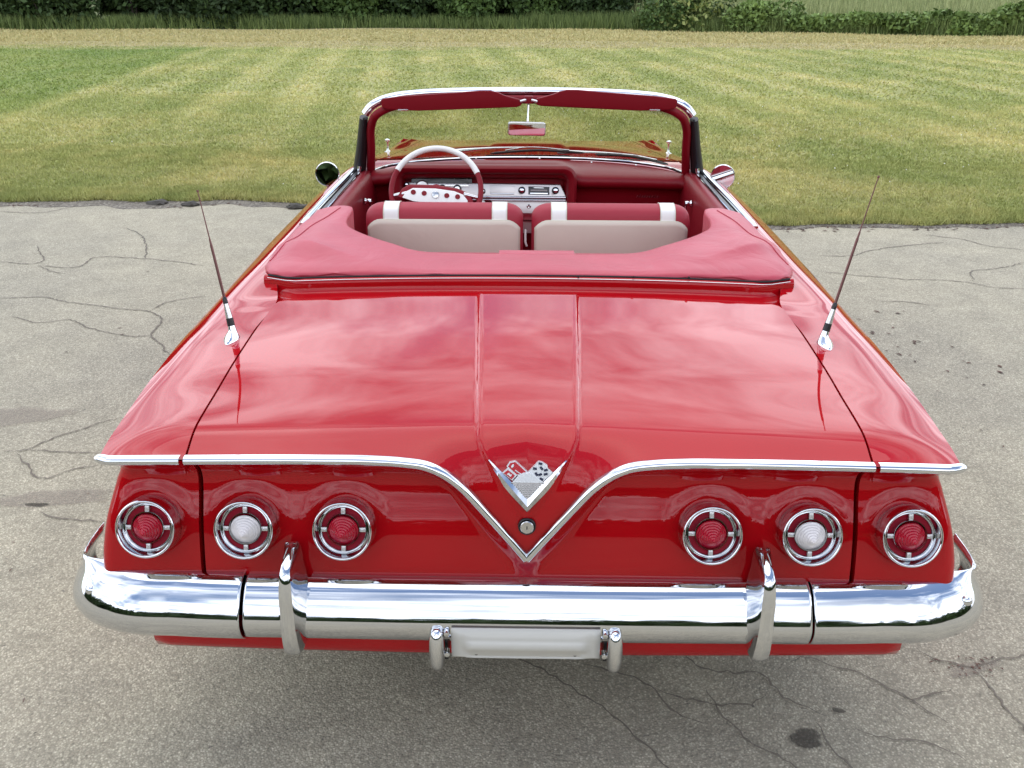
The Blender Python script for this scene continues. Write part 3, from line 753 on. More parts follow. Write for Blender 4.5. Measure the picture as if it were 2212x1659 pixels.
s2 = seat(.016, .684); s2['label'] = 'passenger side front seat, beige shell and white bands'
MB().tube([(-.006, 2.12, .86), (-.010, 2.10, .87), (-.010, 2.09, .82), (-.004, 2.10, .80)], .005, 8).build('seat_release', 'white', car)

# ---- windscreen
HP = [(0, 2.93, 1.350), (.20, 2.926, 1.349), (.38, 2.912, 1.346), (.54, 2.888, 1.340), (.645, 2.866, 1.329), (.715, 2.848, 1.311), (.762, 2.838, 1.285), (.790, 2.836, 1.252)]
full = [(-x, y, z) for x, y, z in HP[:0:-1]]+HP
hc = curve(full, 90)
hd = MB().tube(hc, [.021]*90, 16, squash=(1.0, 1.45)).build('windscreen_header', 'chrome', car, smooth=70)
inner = [(x*.962, y-.030, z-.034) for x, y, z in full]
ic = curve([(-.800, 2.965, .955), (-.782, 2.90, 1.08), (-.768, 2.85, 1.19)]+[p for p in inner[1:-1]]+[(.768, 2.85, 1.19), (.782, 2.90, 1.08), (.800, 2.965, .955)], 120)
MB().tube(ic, .0175, 12, squash=(1, 1.2)).build('windscreen_frame', 'vinyl_in', car)
for sg in (-1, 1):
    pp = [(sg*.800, 2.845, 1.235), (sg*.812, 2.870, 1.17), (sg*.832, 2.915, 1.07), (sg*.852, 2.955, .985), (sg*.866, 2.985, .925)]
    MB().tube(curve(pp, 24), np.interp(np.linspace(0, 1, 24), [0, 1], [.022, .037]).tolist(), 14, squash=(1.2, .95)).build('pillar_seal', 'black', car)
    MB().tube(curve([(x-sg*.004, y-.026, z) for x, y, z in pp], 24), .0035, 8).build('pillar_bead', 'blackmat', car)
    MB().tube(curve([(sg*.845, 2.90, .99), (sg*.85, 2.90, .96), (sg*.862, 2.91, .93)], 8), .010, 10).build('vent_hinge', 'chrome', car)
    o = MB().tube([(sg*.752, 2.818, 1.287), (sg*.760, 2.812, 1.274), (sg*.774, 2.812, 1.262)], [.004, .006, .004], 10).build('header_screw', 'chrome_dull', car)
gt = curve([(x*.955, y-.004, z-.030) for x, y, z in full], 60)
gb = curve([(-.812, 2.985, .940), (-.74, 3.07, .955), (-.60, 3.16, .964), (-.35, 3.24, .970), (0, 3.268, .972), (.35, 3.24, .970), (.60, 3.16, .964), (.74, 3.07, .955), (.812, 2.985, .940)], 60)
rows = [[gt[i]*(1-v)+gb[i]*v+np.array([0, .020*math.sin(math.pi*v), 0]) for v in np.linspace(0, 1, 18)] for i in range(60)]
MB().grid(rows).build('windscreen_glass', 'glass', car, smooth=80)
MB().tube([p+np.array([0, -.004, .004]) for p in gb], .008, 10).build('windscreen_rubber', 'black', car)
MB().tube([p+np.array([0, -.018, .009]) for p in gb], .0042, 8).build('windscreen_moulding', 'chrome', car)
# sun visors
vis = [(.704, 1.326), (.700, 1.292), (.67, 1.282), (.53, 1.276), (.28, 1.285), (.06, 1.294), (.038, 1.300), (.030, 1.315), (.040, 1.330), (.085, 1.341), (.118, 1.350), (.145, 1.362), (.180, 1.3705), (.23, 1.3705), (.35, 1.361), (.49, 1.352), (.60, 1.345), (.66, 1.338), (.695, 1.333)]
for sg, dz in ((-1, -.004), (1, .002)):
    o = MB().prism([(sg*u, v+dz) for u, v in vis], lambda u, v, d: (u, 2.815+d-(v-1.30)*.15-.05*u*u, v), -.010, .010).build('sun_visor', 'vinyl_in', car, bevel=.005, segs=3)
    MB().box((sg*.60, 2.785, 1.281+dz), (.05, .006, .007)).build('visor_clip', 'chrome', o, bevel=.001)
    MB().tube([(sg*.012, 2.80, 1.325), (sg*.04, 2.80, 1.318)], .006, 10).build('visor_pivot', 'chrome', o)
# rear-view mirror
def rrect(w, h, r_, n=6):
    P = []
    for cx, cy, a0 in ((w-r_, h-r_, 0), (-w+r_, h-r_, 90), (-w+r_, -h+r_, 180), (w-r_, -h+r_, 270)):
        for k in range(n+1): a = R(a0+90*k/n); P.append((cx+r_*math.cos(a), cy+r_*math.sin(a)))
    return P
mw = MB().prism(rrect(.092, .032, .014), lambda u, v, d: (u, d, v), -.012, .010).build('rear_view_mirror', 'chrome_dull', car, bevel=.004)
mw.matrix_parent_inverse = Matrix.Translation((-.009, -2.6+2.79, 1.193)) @ Matrix.Rotation(R(-1.0), 4, 'X') @ Matrix.Rotation(R(2.0), 4, 'Y') @ Matrix.Rotation(R(9), 4, 'Z')
mg = MB().prism(rrect(.086, .0275, .011), lambda u, v, d: (u, d, v), -.0135, -.011).build('mirror_glass', 'mirror', mw)
MB().tube([(-.004, 2.80, 1.225), (-.002, 2.81, 1.27), (0, 2.83, 1.325)], [.006, .0045, .006], 10).build('mirror_stem', 'chrome', car)
MB().box((0, 2.815, 1.325), (.040, .03, .034)).build('mirror_bracket', 'dash', car, bevel=.004)

# ---- dashboard
rows = []
for i, x in enumerate(np.linspace(-.79, .79, 50)):
    yb = float(np.interp(x, gb[:, 0], gb[:, 1])); a = abs(x)/.79
    zt = .968-.022*a**3; zf = 1.0-.045*float(sm((x-.15)/.12))-.010*a**4-.03*float(sm((-x-.58)/.15))
    prof = curve([(yb-.02, zt), ((yb+2.93)/2, (zt+zf)/2+.004), (2.935, zf), (2.895, zf-.012), (2.880, zf-.034), (2.895, zf-.060), (2.955, zf-.078), (2.985, .80), (3.02, .50)], 34)
    rows.append([(x, y, z) for y, z in prof])
dash = MB().grid(rows).build('dashboard', 'dash', car, smooth=70)
# hooded instrument bay
def bay(x0, x1, z0, z1, r_):
    cx, cz, w, h = (x0+x1)/2, (z0+z1)/2, (x1-x0)/2, (z1-z0)/2; P = []
    for qx, qz, a0 in ((w-r_, h-r_, 0), (-w+r_, h-r_, 90), (-w+r_*.5, -h+r_*.5, 180), (w-r_*.5, -h+r_*.5, 270)):
        rr = r_ if qz > 0 else r_*.5
        for k in range(9): a = R(a0+90*k/8); P.append((cx+qx+rr*math.cos(a), cz+qz+rr*math.sin(a)))
    return np.array(P)
o0 = bay(-.680, .240, .73, .992, .06); o1 = bay(-.685, .245, .725, 1.003, .065); o2 = bay(-.672, .232, .735, .992, .055); o3 = bay(-.640, .200, .755, .960, .04); o4 = bay(-.622, .180, .765, .945, .03)
ring = lambda o, y: [(x, y-.03*(z-.73), z) for x, z in o]
hb = MB().grid([ring(o0, 2.99), ring(o1, 2.90), ring(o1, 2.865), ring(o2, 2.850), ring(bay(-.655, .215, .745, .975, .045), 2.853), ring(o3, 2.875), ring(o4, 2.955)], close_v=True)
hb.add(ring(o4, 2.955), [tuple(range(len(o4)))])
bayo = hb.build('instrument_hood', 'dash', car, smooth=50)
pf = lambda u, v, d: (u, 2.905+(v-.87)*.35+d, v)
pn = MB().prism([(-.618, .907), (.164, .900), (.192, .848), (.192, .838), (-.60, .838), (-.625, .86)], pf, -.004, .02).build('instrument_panel', 'silver', car, bevel=.003)
MB().tube([pf(-.60, .842, -.008), pf(.192, .842, -.008)], .0065, 10).build('panel_moulding', 'chrome', pn)
MB().tube([pf(-.60, .828, -.002), pf(.192, .828, -.002)], .004, 10).build('panel_moulding', 'chrome', pn)
sp = MB().prism([(-.590, .942), (-.283, .937), (-.283, .902), (-.590, .905)], pf, -.004, .016).build('speedometer', 'gauge', pn, bevel=.003)
tk = MB()
for k in range(13):
    x = -.565+k*.0215; h = .012 if k % 3 else .016; tk.box((x, 2.905+.05*.35-.0055+.004, .918), (.005, .002, h))
tk.build('speed_marks', 'gauge_mark', sp, smooth=0)
MB().tube([pf(-.595, .9455, -.006), pf(-.28, .940, -.006)], .003, 8).build('speedometer_trim', 'chrome_dull', sp)
MB().prism([(-.545, .905), (-.30, .900), (-.30, .889), (-.545, .893)], pf, -.009, .0).build('dial_ledge', 'chrome_dull', pn, bevel=.002)
def knob(x, z, r_, l, mat='chrome', base='black'):
    k = MB().lathe([(r_*1.6, .0), (r_*1.55, .006), (r_*1.1, .010), (r_*.9, .010)], 22).build('knob', base, pn); p = pf(x, z, -.004)
    k.location = p; k.rotation_euler = (R(-12), 0, 0)
    kc = MB().lathe([(r_*.85, .004), (r_*.8, l*.6), (r_*.95, l*.62), (r_*.95, l*.95), (r_*.7, l), (.0005, l)], 20).build('knob_cap', mat, k); kc.matrix_parent_inverse = Matrix.Identity(4)
for x in (-.433, -.357): knob(x, .878, .014, .020)
knob(-.612, .897, .008, .026); knob(-.228, .868, .009, .018)
knob(-.030, .874, .0115, .040); knob(.140, .874, .0115, .040)
dl = MB().lathe([(.036, 0), (.036, .006), (.032, .008), (.030, .005), (.0005, .006)], 30).build('clock_dial', 'chrome_dull', pn); dl.location = pf(-.535, .884, -.004); dl.rotation_euler = (R(-18), 0, 0)
a_ = MB().prism([(-.192, .896), (-.066, .893), (-.066, .855), (-.192, .856)], pf, -.006, .0).build('ash_tray', 'silver', pn, bevel=.002)
MB().tube([pf(-.188, .859, -.009), pf(-.070, .858, -.009)], .003, 8).build('tray_lip', 'chrome', a_)
rd = MB().prism([(.003, .893), (.110, .891), (.110, .853), (.003, .854)], pf, -.006, .0).build('radio', 'gauge', pn, bevel=.002)
MB().prism([(.012, .864), (.101, .863), (.101, .858), (.012, .859)], pf, -.010, -.004).build('radio_buttons', 'chrome', rd)
MB().prism([(.03, .889), (.08, .888), (.08, .885), (.03, .886)], pf, -.008, -.004).build('radio_badge', 'chrome_dull', rd)
MB().prism([(.015, .879), (.098, .878), (.098, .871), (.015, .872)], pf, -.008, -.004).build('radio_dial', 'gauge_mark', rd)
cf = lambda u, v, d: (u, 2.915+(v-.80)*.25+d, v)
cp = MB().prism([(-.187, .818), (.193, .816), (.188, .790), (.11, .745), (.07, .66), (-.07, .66), (-.10, .745), (-.178, .790)], cf, -.004, .02).build('centre_panel', 'silver', car, bevel=.003)
MB().tube([cf(-.187, .818, -.005), cf(.193, .816, -.005)], .004, 8).build('panel_moulding', 'chrome', cp)
MB().lathe([(.010, 0), (.011, .005), (.007, .008), (.0005, .006)], 20).build('glovebox_lock', 'chrome_dull', cp).location = cf(.006, .792, -.004)
for x in (-.27, .06, .33, .56):
    MB().lathe([(.0004, .004), (.004, .003), (.005, 0)], 10).build('dash_button', 'chrome', dash).matrix_parent_inverse = Matrix.Translation((x, 3.06+.04*(1-abs(x)), 1.0-.028*float(sm((x-.1)/.4))))
# script on the glove compartment
sc = MB()
for k in range(9):
    x = .56+k*.013; sc.tube([(x, 2.975, .826), (x+.006, 2.972, .838+.004*(k % 2)), (x+.010, 2.975, .828)], .0018, 5)
sc.build('dash_script', 'chrome_dull', dash)
# ---- steering wheel
SC = Vector((-.424, 2.49, .955)); ta = R(34)
def wpt(a, r_, d=0):   # a from top, clockwise; d along the column towards the driver
    u, v = r_*math.sin(a), r_*math.cos(a); return (SC.x+u, SC.y+v*math.sin(ta)-d*math.cos(ta), SC.z+v*math.cos(ta)+d*math.sin(ta))
A0, A1 = R(-62), R(66)
wl = MB().tube([wpt(a, .207) for a in np.linspace(A1-.02, 2*math.pi+A0+.02, 60)], .0125, 12).build('steering_wheel', 'vinyl_in', car)
MB().tube([wpt(a, .207) for a in np.linspace(A0, A1, 40)], .0135, 14).build('rim_grip', 'white', wl)
fn = lambda u, v, d: (SC.x+u, SC.y-.02+v*.55-d, SC.z+v*.85)
bar = [(-.152, -.028), (-.135, .000), (-.105, .016), (.0, .014), (.085, .002), (.125, -.014), (.148, -.042), (.148, -.066), (.02, -.058), (-.10, -.046)]
MB().prism([(u*1.16, v*1.25+.010) for u, v in bar], fn, -.02, .0).build('hub_pad', 'vinyl_in', wl, bevel=.006)
hbr = MB().prism(bar, fn, .0, .010).build('hub_bar', 'white', wl, bevel=.002)
for k, u in enumerate((-.102, -.052, .052, .102)):
    o = MB().lathe([(.0005, .0115), (.0115, .0115), (.0125, .004)], 18).build('hub_hole', 'dash', hbr); o.location = fn(u, -.018-u*.10, .0); o.rotation_euler = (R(-30), 0, 0)
hn = MB().lathe([(.0005, .017), (.010, .0165), (.0155, .015), (.0175, .011), (.018, .004)], 24).build('horn_button', 'chrome_dull', hbr); hn.location = fn(0, -.020, 0); hn.rotation_euler = (R(-30), 0, 0)
for a in (-98, 100): MB().tube([wpt(R(a), .195), wpt(R(a), .13, .01)], [.010, .012], 10).build('wheel_spoke', 'chrome_dull', wl)
MB().tube([tuple(SC), (SC.x, SC.y+.50, SC.z-.26)], .030, 14).build('steering_column', 'dash', wl)
ig = MB().lathe([(.0005, .012), (.007, .012), (.008, .006), (.015, .006), (.017, .0)], 20).build('ignition_switch', 'chrome_dull', car); ig.matrix_parent_inverse = Matrix.Translation((-.565, -2.6+2.87, .835))
ig = MB().lathe([(.0005, .012), (.007, .012), (.008, .006), (.012, .006), (.013, .0)], 20).build('lighter', 'white', car); ig.matrix_parent_inverse = Matrix.Translation((-.226, -2.6+2.86, .818))

# ---- wipers, fender ornaments, door mirrors
for x0, y0, z0, x1, y1, z1, b0, b1 in ((-.42, 3.30, .998, -.02, 3.31, 1.022, (-.20, 3.27, .996), (.30, 3.265, 1.002)), (.16, 3.30, .998, .56, 3.22, 1.000, (.36, 3.255, .996), (.73, 3.10, .974))):
    w_ = MB().tube(curve([(x0, y0, z0), ((x0+x1)/2, (y0+y1)/2+.005, (z0+z1)/2+.006), (x1, y1, z1)], 14), np.interp(np.linspace(0, 1, 14), [0, .12, .4, 1], [.012, .013, .007, .004]).tolist(), 10).build('wiper', 'chrome', car)
    bl = curve([b0, ((b0[0]+b1[0])/2, (b0[1]+b1[1])/2+.02, (b0[2]+b1[2])/2+.012), b1], 20)
    MB().tube(bl, [.003]+[.007]*18+[.003], 8).build('wiper_blade', 'black', w_)
    MB().tube(curve([bl[3]+np.array([0, .0, .010]), np.array([x1, y1, z1]), bl[-4]+np.array([0, 0, .010])], 14), .003, 8).build('blade_bridge', 'chrome', w_)
for sg in (-1, 1):
    prof = [(.026, 0), (.022, .006), (.010, .014), (.006, .03), (.005, .062), (.0085, .068), (.0165, .074), (.0165, .080), (.006, .086), (.0005, .087)]
    o = MB().lathe(prof, 18, axis='Z').build('fender_ornament', 'chrome', car); o.matrix_parent_inverse = Matrix.Translation((sg*.885, -2.6+4.15, .852))
    # door mirror: round head on a swept foot
    hd_ = MB().lathe([(.0005, -.045), (.030, -.042), (.050, -.026), (.0575, -.006), (.0585, .004), (.0575, .008), (.0545, .0085), (.0535, .006)], 40).build('door_mirror', 'chrome', car)
    yaw = {-1: 6, 1: -14}[sg]
    hd_.matrix_parent_inverse = Matrix.Translation(({-1: -.972, 1: .938}[sg], -2.6+2.72, .984)) @ Matrix.Rotation(R(yaw), 4, 'Z') @ Matrix.Rotation(R({-1: -5, 1: -2}[sg]), 4, 'X')
    MB().lathe([(.0005, .0065), (.0540, .0065)], 40).build('mirror_glass', 'mirror', hd_)
    MB().tube(curve([(sg*.935, 2.735, .950), (sg*.915, 2.74, .935), (sg*.905, 2.745, .928)], 10), np.linspace(.008, .022, 10).tolist(), 14, squash=(.8, 1.2)).build('mirror_foot', 'chrome', door_r if sg > 0 else door_l)
    # door handle and side moulding on the outer skin
    MB().tube([(sg*1.012, y, .80) for y in np.linspace(2.04, 2.22, 8)], .010, 10).build('door_handle', 'chrome', door_r if sg > 0 else door_l)

# ================================================================== THE PLACE
def lawn_edge(x):
    x = np.asarray(x, float)
    return 6.15-.36*np.tanh((x+.2)/1.6)-.0*x + .05*np.sin(x*1.9+.5)+.035*np.sin(x*4.7+1.3)+.02*np.sin(x*11)
# ---- far ground to the horizon
M['earth'] = principled('far_grass_ground', (0.10, 0.12, 0.035), 0.95)
t = NT(M['earth']); t.put(t.b.inputs['Base Color'], t.mix(t.noise(t.pos(), .06, 5), (.09, .11, .03), (.16, .16, .06)))
o = MB().add([(-1500, -1500, -.05), (1500, -1500, -.05), (1500, 1500, -.05), (-1500, 1500, -.05)], [(0, 1, 2, 3)]).build('ground', 'earth', None, smooth=0)
tag(o, 'open grassy ground reaching the horizon', kind='structure')

# ---- asphalt
M['asphalt'] = principled('old_asphalt', (.25, .24, .21), .9)
t = NT(M['asphalt']); g = t.pos()
big = t.noise(g, .55, 5, .6); mid = t.noise(g, 4.5, 5, .65)
v1 = t.voro(g, 170); v2 = t.voro(g, 95)
stone = t.ramp(v1.outputs['Color'], (.0, (.10, .088, .068)), (.30, (.28, .255, .195)), (.65, (.44, .405, .315)), (1.0, (.76, .71, .57)))
stone2 = t.ramp(v2.outputs['Color'], (.0, (.19, .17, .13)), (.5, (.39, .36, .28)), (1.0, (.62, .575, .46)))
c = t.mix(.35, stone, stone2)
c = t.mix(t.ramp(v1.outputs['Distance'], (.25, 0.0), (.62, .65)), c, (.22, .20, .155))
c = t.mix(.85, c, t.mix(t.ramp(big, (.3, 0.0), (.7, 1.0)), (.96, .94, .90), (1.26, 1.22, 1.10)), 'MULTIPLY')
c = t.mix(.75, c, t.ramp(mid, (.25, .78), (.75, 1.18)), 'MULTIPLY')
dirt = t.ramp(t.noise(g, 1.7, 6, .7, .8), (.62, 0.0), (.80, .5))
c = t.mix(dirt, c, (.32, .27, .205))
pit = t.ramp(t.noise(g, 26, 3, .6), (.68, 0.0), (.74, .6))
c = t.mix(pit, c, (.075, .066, .058))
t.put(t.b.inputs['Base Color'], c)
hgt = t.math('SUBTRACT', t.math('MULTIPLY', v1.outputs['Distance'], -1.0), t.math('MULTIPLY', pit, .8))
t.bump(t.math('ADD', hgt, t.math('MULTIPLY', mid, .6)), .55, .004)
xs_ = np.linspace(-60, 60, 241); xs_ = np.unique(np.r_[xs_, np.linspace(-8, 8, 161)])
rows = [[(x, y, 0) for y in (-70, -20, -2, 2, float(lawn_edge(x))-.8, float(lawn_edge(x))+.10)] for x in xs_]
asph = MB().grid(rows).build('asphalt_pavement', 'asphalt', None, smooth=0)
tag(asph, 'cracked pale grey asphalt under the car', kind='structure')

# ---- cracks, stains
M['crack'] = principled('crack_dirt', (.070, .058, .046), .95)
def alpha_mat(key, name, c0, c1, lo, hi, scale, amax):
    mt = principled(name, c0, .9); M[key] = mt; t = NT(mt); g = t.pos()
    t.put(t.b.inputs['Base Color'], t.mix(t.noise(g, 60, 3), c0, c1))
    at_ = t.n('ShaderNodeAttribute', attribute_name='soft'); n = t.noise(g, scale, 5, .65)
    a = t.math('MULTIPLY', t.ramp(t.math('ADD', t.math('MULTIPLY', at_.outputs['Fac'], 1.0), t.math('MULTIPLY', n, .9)), (lo, 0.0), (hi, 1.0)), amax)
    t.put(t.b.inputs['Alpha'], a)
alpha_mat('crack', 'crack_dirt', (.12, .10, .078), (.20, .17, .13), .74, 1.15, 30, .80)
alpha_mat('stain', 'dark_oil_stain', (.060, .052, .040), (.085, .072, .055), .85, 1.35, 38, .62)
alpha_mat('mud', 'brown_dirt_stain', (.31, .26, .20), (.36, .31, .25), .72, 1.40, 7, .42)
CRACKS = [[(-3.325, 3.727), (-3.186, 3.751), (-3.036, 3.755), (-2.867, 3.688), (-2.687, 3.646), (-2.481, 3.568), (-2.287, 3.506), (-2.151, 3.365), (-2.121, 3.098), (-1.975, 2.886), (-1.912, 2.8)], [(-2.287, 3.506), (-2.241, 3.677), (-2.132, 3.759), (-2.053, 3.814)], [(-3.067, 3.377), (-2.852, 3.278), (-2.714, 3.333), (-2.531, 3.185), (-2.357, 3.098), (-2.208, 3.064), (-2.115, 3.082)], [(-2.233, 1.679), (-2.129, 1.691), (-2.077, 1.775), (-2.018, 1.872), (-1.943, 1.944), (-1.866, 2.017)], [(-2.129, 1.691), (-1.981, 1.681), (-1.801, 1.675)], [(-4.597, 6.116), (-4.304, 6.049), (-4.169, 6.091), (-4.086, 6.248), (-3.983, 6.411)], [(-3.763, 4.55), (-3.512, 4.531), (-3.708, 4.984)], [(-3.447, 4.458), (-3.229, 4.294), (-3.165, 4.273)], [(-3.447, 4.458), (-3.173, 4.441), (-3.163, 4.67), (-2.753, 4.656), (-2.273, 4.491)], [(-3.26, 5.553), (-3.046, 5.334), (-2.753, 4.656)], [(-2.149, 1.663), (-2.055, 1.561), (-1.911, 1.449), (-1.87, 1.498), (-1.746, 1.568)], [(-1.826, 1.195), (-1.695, 1.156), (-1.538, 1.132)], [(-0.037, 0.424), (0.044, 0.371), (0.116, 0.324), (0.167, 0.278), (0.221, 0.225), (0.261, 0.17), (0.298, 0.109), (0.334, 0.062), (0.358, 0.013), (0.385, -0.042)], [(0.167, 0.398), (0.251, 0.351), (0.309, 0.333), (0.358, 0.301), (0.378, 0.255), (0.404, 0.211), (0.444, 0.186), (0.484, 0.166)], [(0.358, 0.301), (0.419, 0.27), (0.48, 0.248), (0.541, 0.236), (0.613, 0.242), (0.678, 0.275)], [(0.473, 0.45), (0.505, 0.4), (0.554, 0.371), (0.605, 0.361), (0.671, 0.356), (0.697, 0.298), (0.724, 0.253), (0.774, 0.223), (0.829, 0.198)], [(0.515, 0.304), (0.526, 0.258), (0.536, 0.205), (0.563, 0.155), (0.594, 0.098), (0.636, 0.071), (0.666, 0.049), (0.688, 0.019), (0.719, -0.036)], [(0.781, 0.42), (0.845, 0.432), (0.895, 0.393), (0.953, 0.368), (1.004, 0.323), (1.042, 0.282), (1.097, 0.225), (1.148, 0.166)], [(1.172, 0.485), (1.195, 0.439), (1.241, 0.42), (1.307, 0.401), (1.364, 0.422), (1.428, 0.444), (1.485, 0.46), (1.591, 0.483)], [(1.307, 0.401), (1.325, 0.339), (1.334, 0.274), (1.341, 0.221), (1.342, 0.17), (1.351, 0.081)], [(0.785, 0.176), (0.796, 0.126), (0.799, 0.078), (0.823, 0.022), (0.846, -0.033)], [(0.883, 0.153), (0.934, 0.121), (1.001, 0.106), (1.061, 0.103), (1.099, 0.08), (1.132, 0.046)], [(1.064, 0.273), (1.154, 0.289), (1.208, 0.308)], [(2.164, 4.883), (2.411, 4.89), (2.586, 5.018), (2.933, 5.189), (3.25, 5.298)], [(3.19, 5.54), (3.379, 5.439), (3.553, 5.207), (3.767, 5.084)], [(2.046, 4.477), (2.291, 4.377), (2.59, 4.281), (2.946, 4.24), (3.114, 4.121), (3.282, 4.101)], [(3.018, 4.267), (3.139, 4.507), (3.322, 4.567), (3.594, 4.733)], [(2.218, 3.818), (2.408, 3.801), (2.536, 3.739)]]
def soft_mesh(name, V, F, soft, mat, parent):
    me = bpy.data.meshes.new(name); me.from_pydata(V, [], F); me.materials.append(M[mat])
    a = me.attributes.new('soft', 'FLOAT', 'POINT'); a.data.foreach_set('value', soft)
    o = bpy.data.objects.new(name, me); COL.objects.link(o); o.parent = parent; return o
def crack(pts, w):
    P = np.array(pts); L = np.linalg.norm(np.diff(P, axis=0), axis=1).sum(); C = curve(P, max(12, int(L/.018))); n = len(C)
    T = np.gradient(C, axis=0); T /= np.linalg.norm(T, axis=1)[:, None]; N = np.stack([-T[:, 1], T[:, 0]], 1)
    jit = np.cumsum(rng.normal(0, .004, n)); jit -= np.linspace(jit[0], jit[-1], n); C = C+N*(jit*.8+rng.normal(0, .0022, n))[:, None]
    ww = w*(.55+.9*rng.random(n))*np.clip(np.minimum(np.arange(n), np.arange(n)[::-1])/5+.25, 0, 1)
    V = []; S = []
    for i in range(n):
        for k, s_ in ((-1.6, 0), (-.5, .8), (.5, .8), (1.6, 0)): V.append((C[i, 0]+N[i, 0]*ww[i]*k, C[i, 1]+N[i, 1]*ww[i]*k, .004)); S.append(s_)
    F = [(4*i+j, 4*i+4+j, 4*i+5+j, 4*i+1+j) for i in range(n-1) for j in range(3)]
    soft_mesh('crack', V, [f[::-1] for f in F], S, 'crack', asph)
for c_ in CRACKS:
    d = math.hypot(c_[0][0], c_[0][1]+1.7); crack(c_, .0016+.00045*d)
def blotch(cx, cy, rx, ry, mat, ang=0, z=.003):
    V = [(cx, cy, z)]; S = [1.0]; F = []; n = 36; ph = rng.random(4)*6
    for k, (rr, s_) in enumerate(((.55, .75), (1.0, .25), (1.35, 0))):
        for q_ in range(n):
            a = 2*math.pi*q_/n; w = rr*(1+.10*math.sin(2*a+ph[0])+.08*math.sin(3*a+ph[1])+.06*math.sin(5*a+ph[2]))
            x, y = rx*w*math.cos(a), ry*w*math.sin(a); c0, s0 = math.cos(ang), math.sin(ang)
            V.append((cx+x*c0-y*s0, cy+x*s0+y*c0, z)); S.append(s_)
    for q_ in range(n):
        F.append((0, 1+q_, 1+(q_+1) % n))
        for k in range(2): F.append((1+k*n+q_, 1+(k+1)*n+q_, 1+(k+1)*n+(q_+1) % n, 1+k*n+(q_+1) % n))
    soft_mesh('stain', V, F, S, mat, asph)
blotch(.744, .117, .052, .042, 'stain', -.3); blotch(.862, .222, .022, .010, 'stain', -.2)
blotch(-1.83, 1.30, .26, .07, 'mud', .1); blotch(-1.862, 1.25, .05, .018, 'stain'); blotch(-2.4, 2.0, .3, .12, 'mud', .3);  blotch(1.31, .40, .10, .03, 'mud', .4, .0032)

# ---- loose litter on the asphalt
V = []; F = []
def chip(x, y, s_):
    a = rng.random()*6.3; c0, s0 = math.cos(a), math.sin(a); l, w = s_*(1+rng.random()), s_*(.3+.4*rng.random()); h = s_*.3; b = len(V)
    for u, v, z in ((-l, 0, .004), (0, -w, .006), (l, 0, .004), (0, w, .006), (0, 0, .004+h)): V.append((x+u*c0-v*s0, y+u*s0+v*c0, z))
    F.extend([(b, b+1, b+4), (b+1, b+2, b+4), (b+2, b+3, b+4), (b+3, b, b+4)])
for x, y in [(2.244, 3.583), (2.097, 3.285), (2.219, 3.107), (2.103, 2.886), (2.145, 2.669), (2.296, 2.688), (1.994, 3.209), (2.432, 2.943), (2.0, 2.949)]:
    for k in range(3): chip(x+rng.normal(0, .07), y+rng.normal(0, .08), .008+.008*rng.random())
for k in range(260):
    x = rng.uniform(-5, 5); y = rng.uniform(-.3, 6.0)
    if abs(x) > 1.1: chip(x, y, .004+.006*rng.random())
for k in range(34): chip(1.307+rng.normal(0, .05), .405+rng.normal(0, .02), .003+.004*rng.random())
for k in range(700):
    x = rng.uniform(-7, 7); chip(x, float(lawn_edge(x))+rng.normal(-.02, .07), .008+.014*rng.random())
M['litter'] = principled('brown_litter', (.10, .055, .038), .9)
t = NT(M['litter']); t.put(t.b.inputs['Base Color'], t.ramp(t.noise(t.pos(), 9, 2), (.3, (.055, .045, .038)), (.55, (.13, .065, .045)), (.75, (.22, .19, .15))))
me = bpy.data.meshes.new('litter'); me.from_pydata(V, [], F); me.materials.append(M['litter']); o = bpy.data.objects.new('litter', me); COL.objects.link(o)
tag(o, 'small brown bits of bark and leaf scattered on the asphalt', kind='stuff')
# crumbled gravel shoulder between asphalt and turf
M['gravel'] = principled('gravel_shoulder', (.2, .18, .15), .95); t = NT(M['gravel']); vv = t.voro(t.pos(), 45)
t.put(t.b.inputs['Base Color'], t.mix(t.noise(t.pos(), 6, 4), t.ramp(vv.outputs['Color'], (0.0, (.08, .07, .055)), (.5, (.24, .21, .165)), (1.0, (.46, .42, .34))), (.12, .10, .075)))
t.bump(t.math('MULTIPLY', vv.outputs['Distance'], -1), .8, .02)
rows = []
for x in np.linspace(-12, 12, 300):
    e = float(lawn_edge(x)); w = .05+.16*float(sm((-x-.5)/2))*(.7+.3*math.sin(x*3.1)); w += .03*math.sin(x*7)+.02*math.sin(x*17)
    rows.append([(x, e-max(w, .02), .001), (x, e-max(w, .02)*.5, .010), (x, e+.06, .014)])
o = MB().grid(rows).build('gravel_shoulder', 'gravel', None, smooth=60); tag(o, 'crumbled gravel shoulder between the asphalt and the lawn', kind='structure')
# lumps of broken asphalt at the edge of the lawn
M['rubble'] = principled('dark_clod', (.065, .058, .048), .95)
for k, (px, py, s_) in enumerate([(-3.32, 6.43, .060), (-3.02, 6.40, .050), (-2.06, 6.33, .055)]):
    bm = bmesh.new(); bmesh.ops.create_icosphere(bm, subdivisions=2, radius=1)
    for v in bm.verts: v.co = Vector((v.co.x*s_*1.7, v.co.y*s_, v.co.z*s_*.55))*(1+.22*math.sin(v.co.x*5+k)+.16*math.sin(v.co.y*7+v.co.z*6))
    me = bpy.data.meshes.new('asphalt_clod'); bm.to_mesh(me); bm.free(); me.materials.append(M['rubble'])
    o = bpy.data.objects.new('asphalt_clod', me); COL.objects.link(o); o.location = (px, py, .012)
    tag(o, ['flat dark clod at the lawn edge, farthest from the car', 'dark clod at the lawn edge, middle one of the three', 'dark clod at the lawn edge, nearest to the car'][k], 'clod', 'dark clods along the lawn edge')

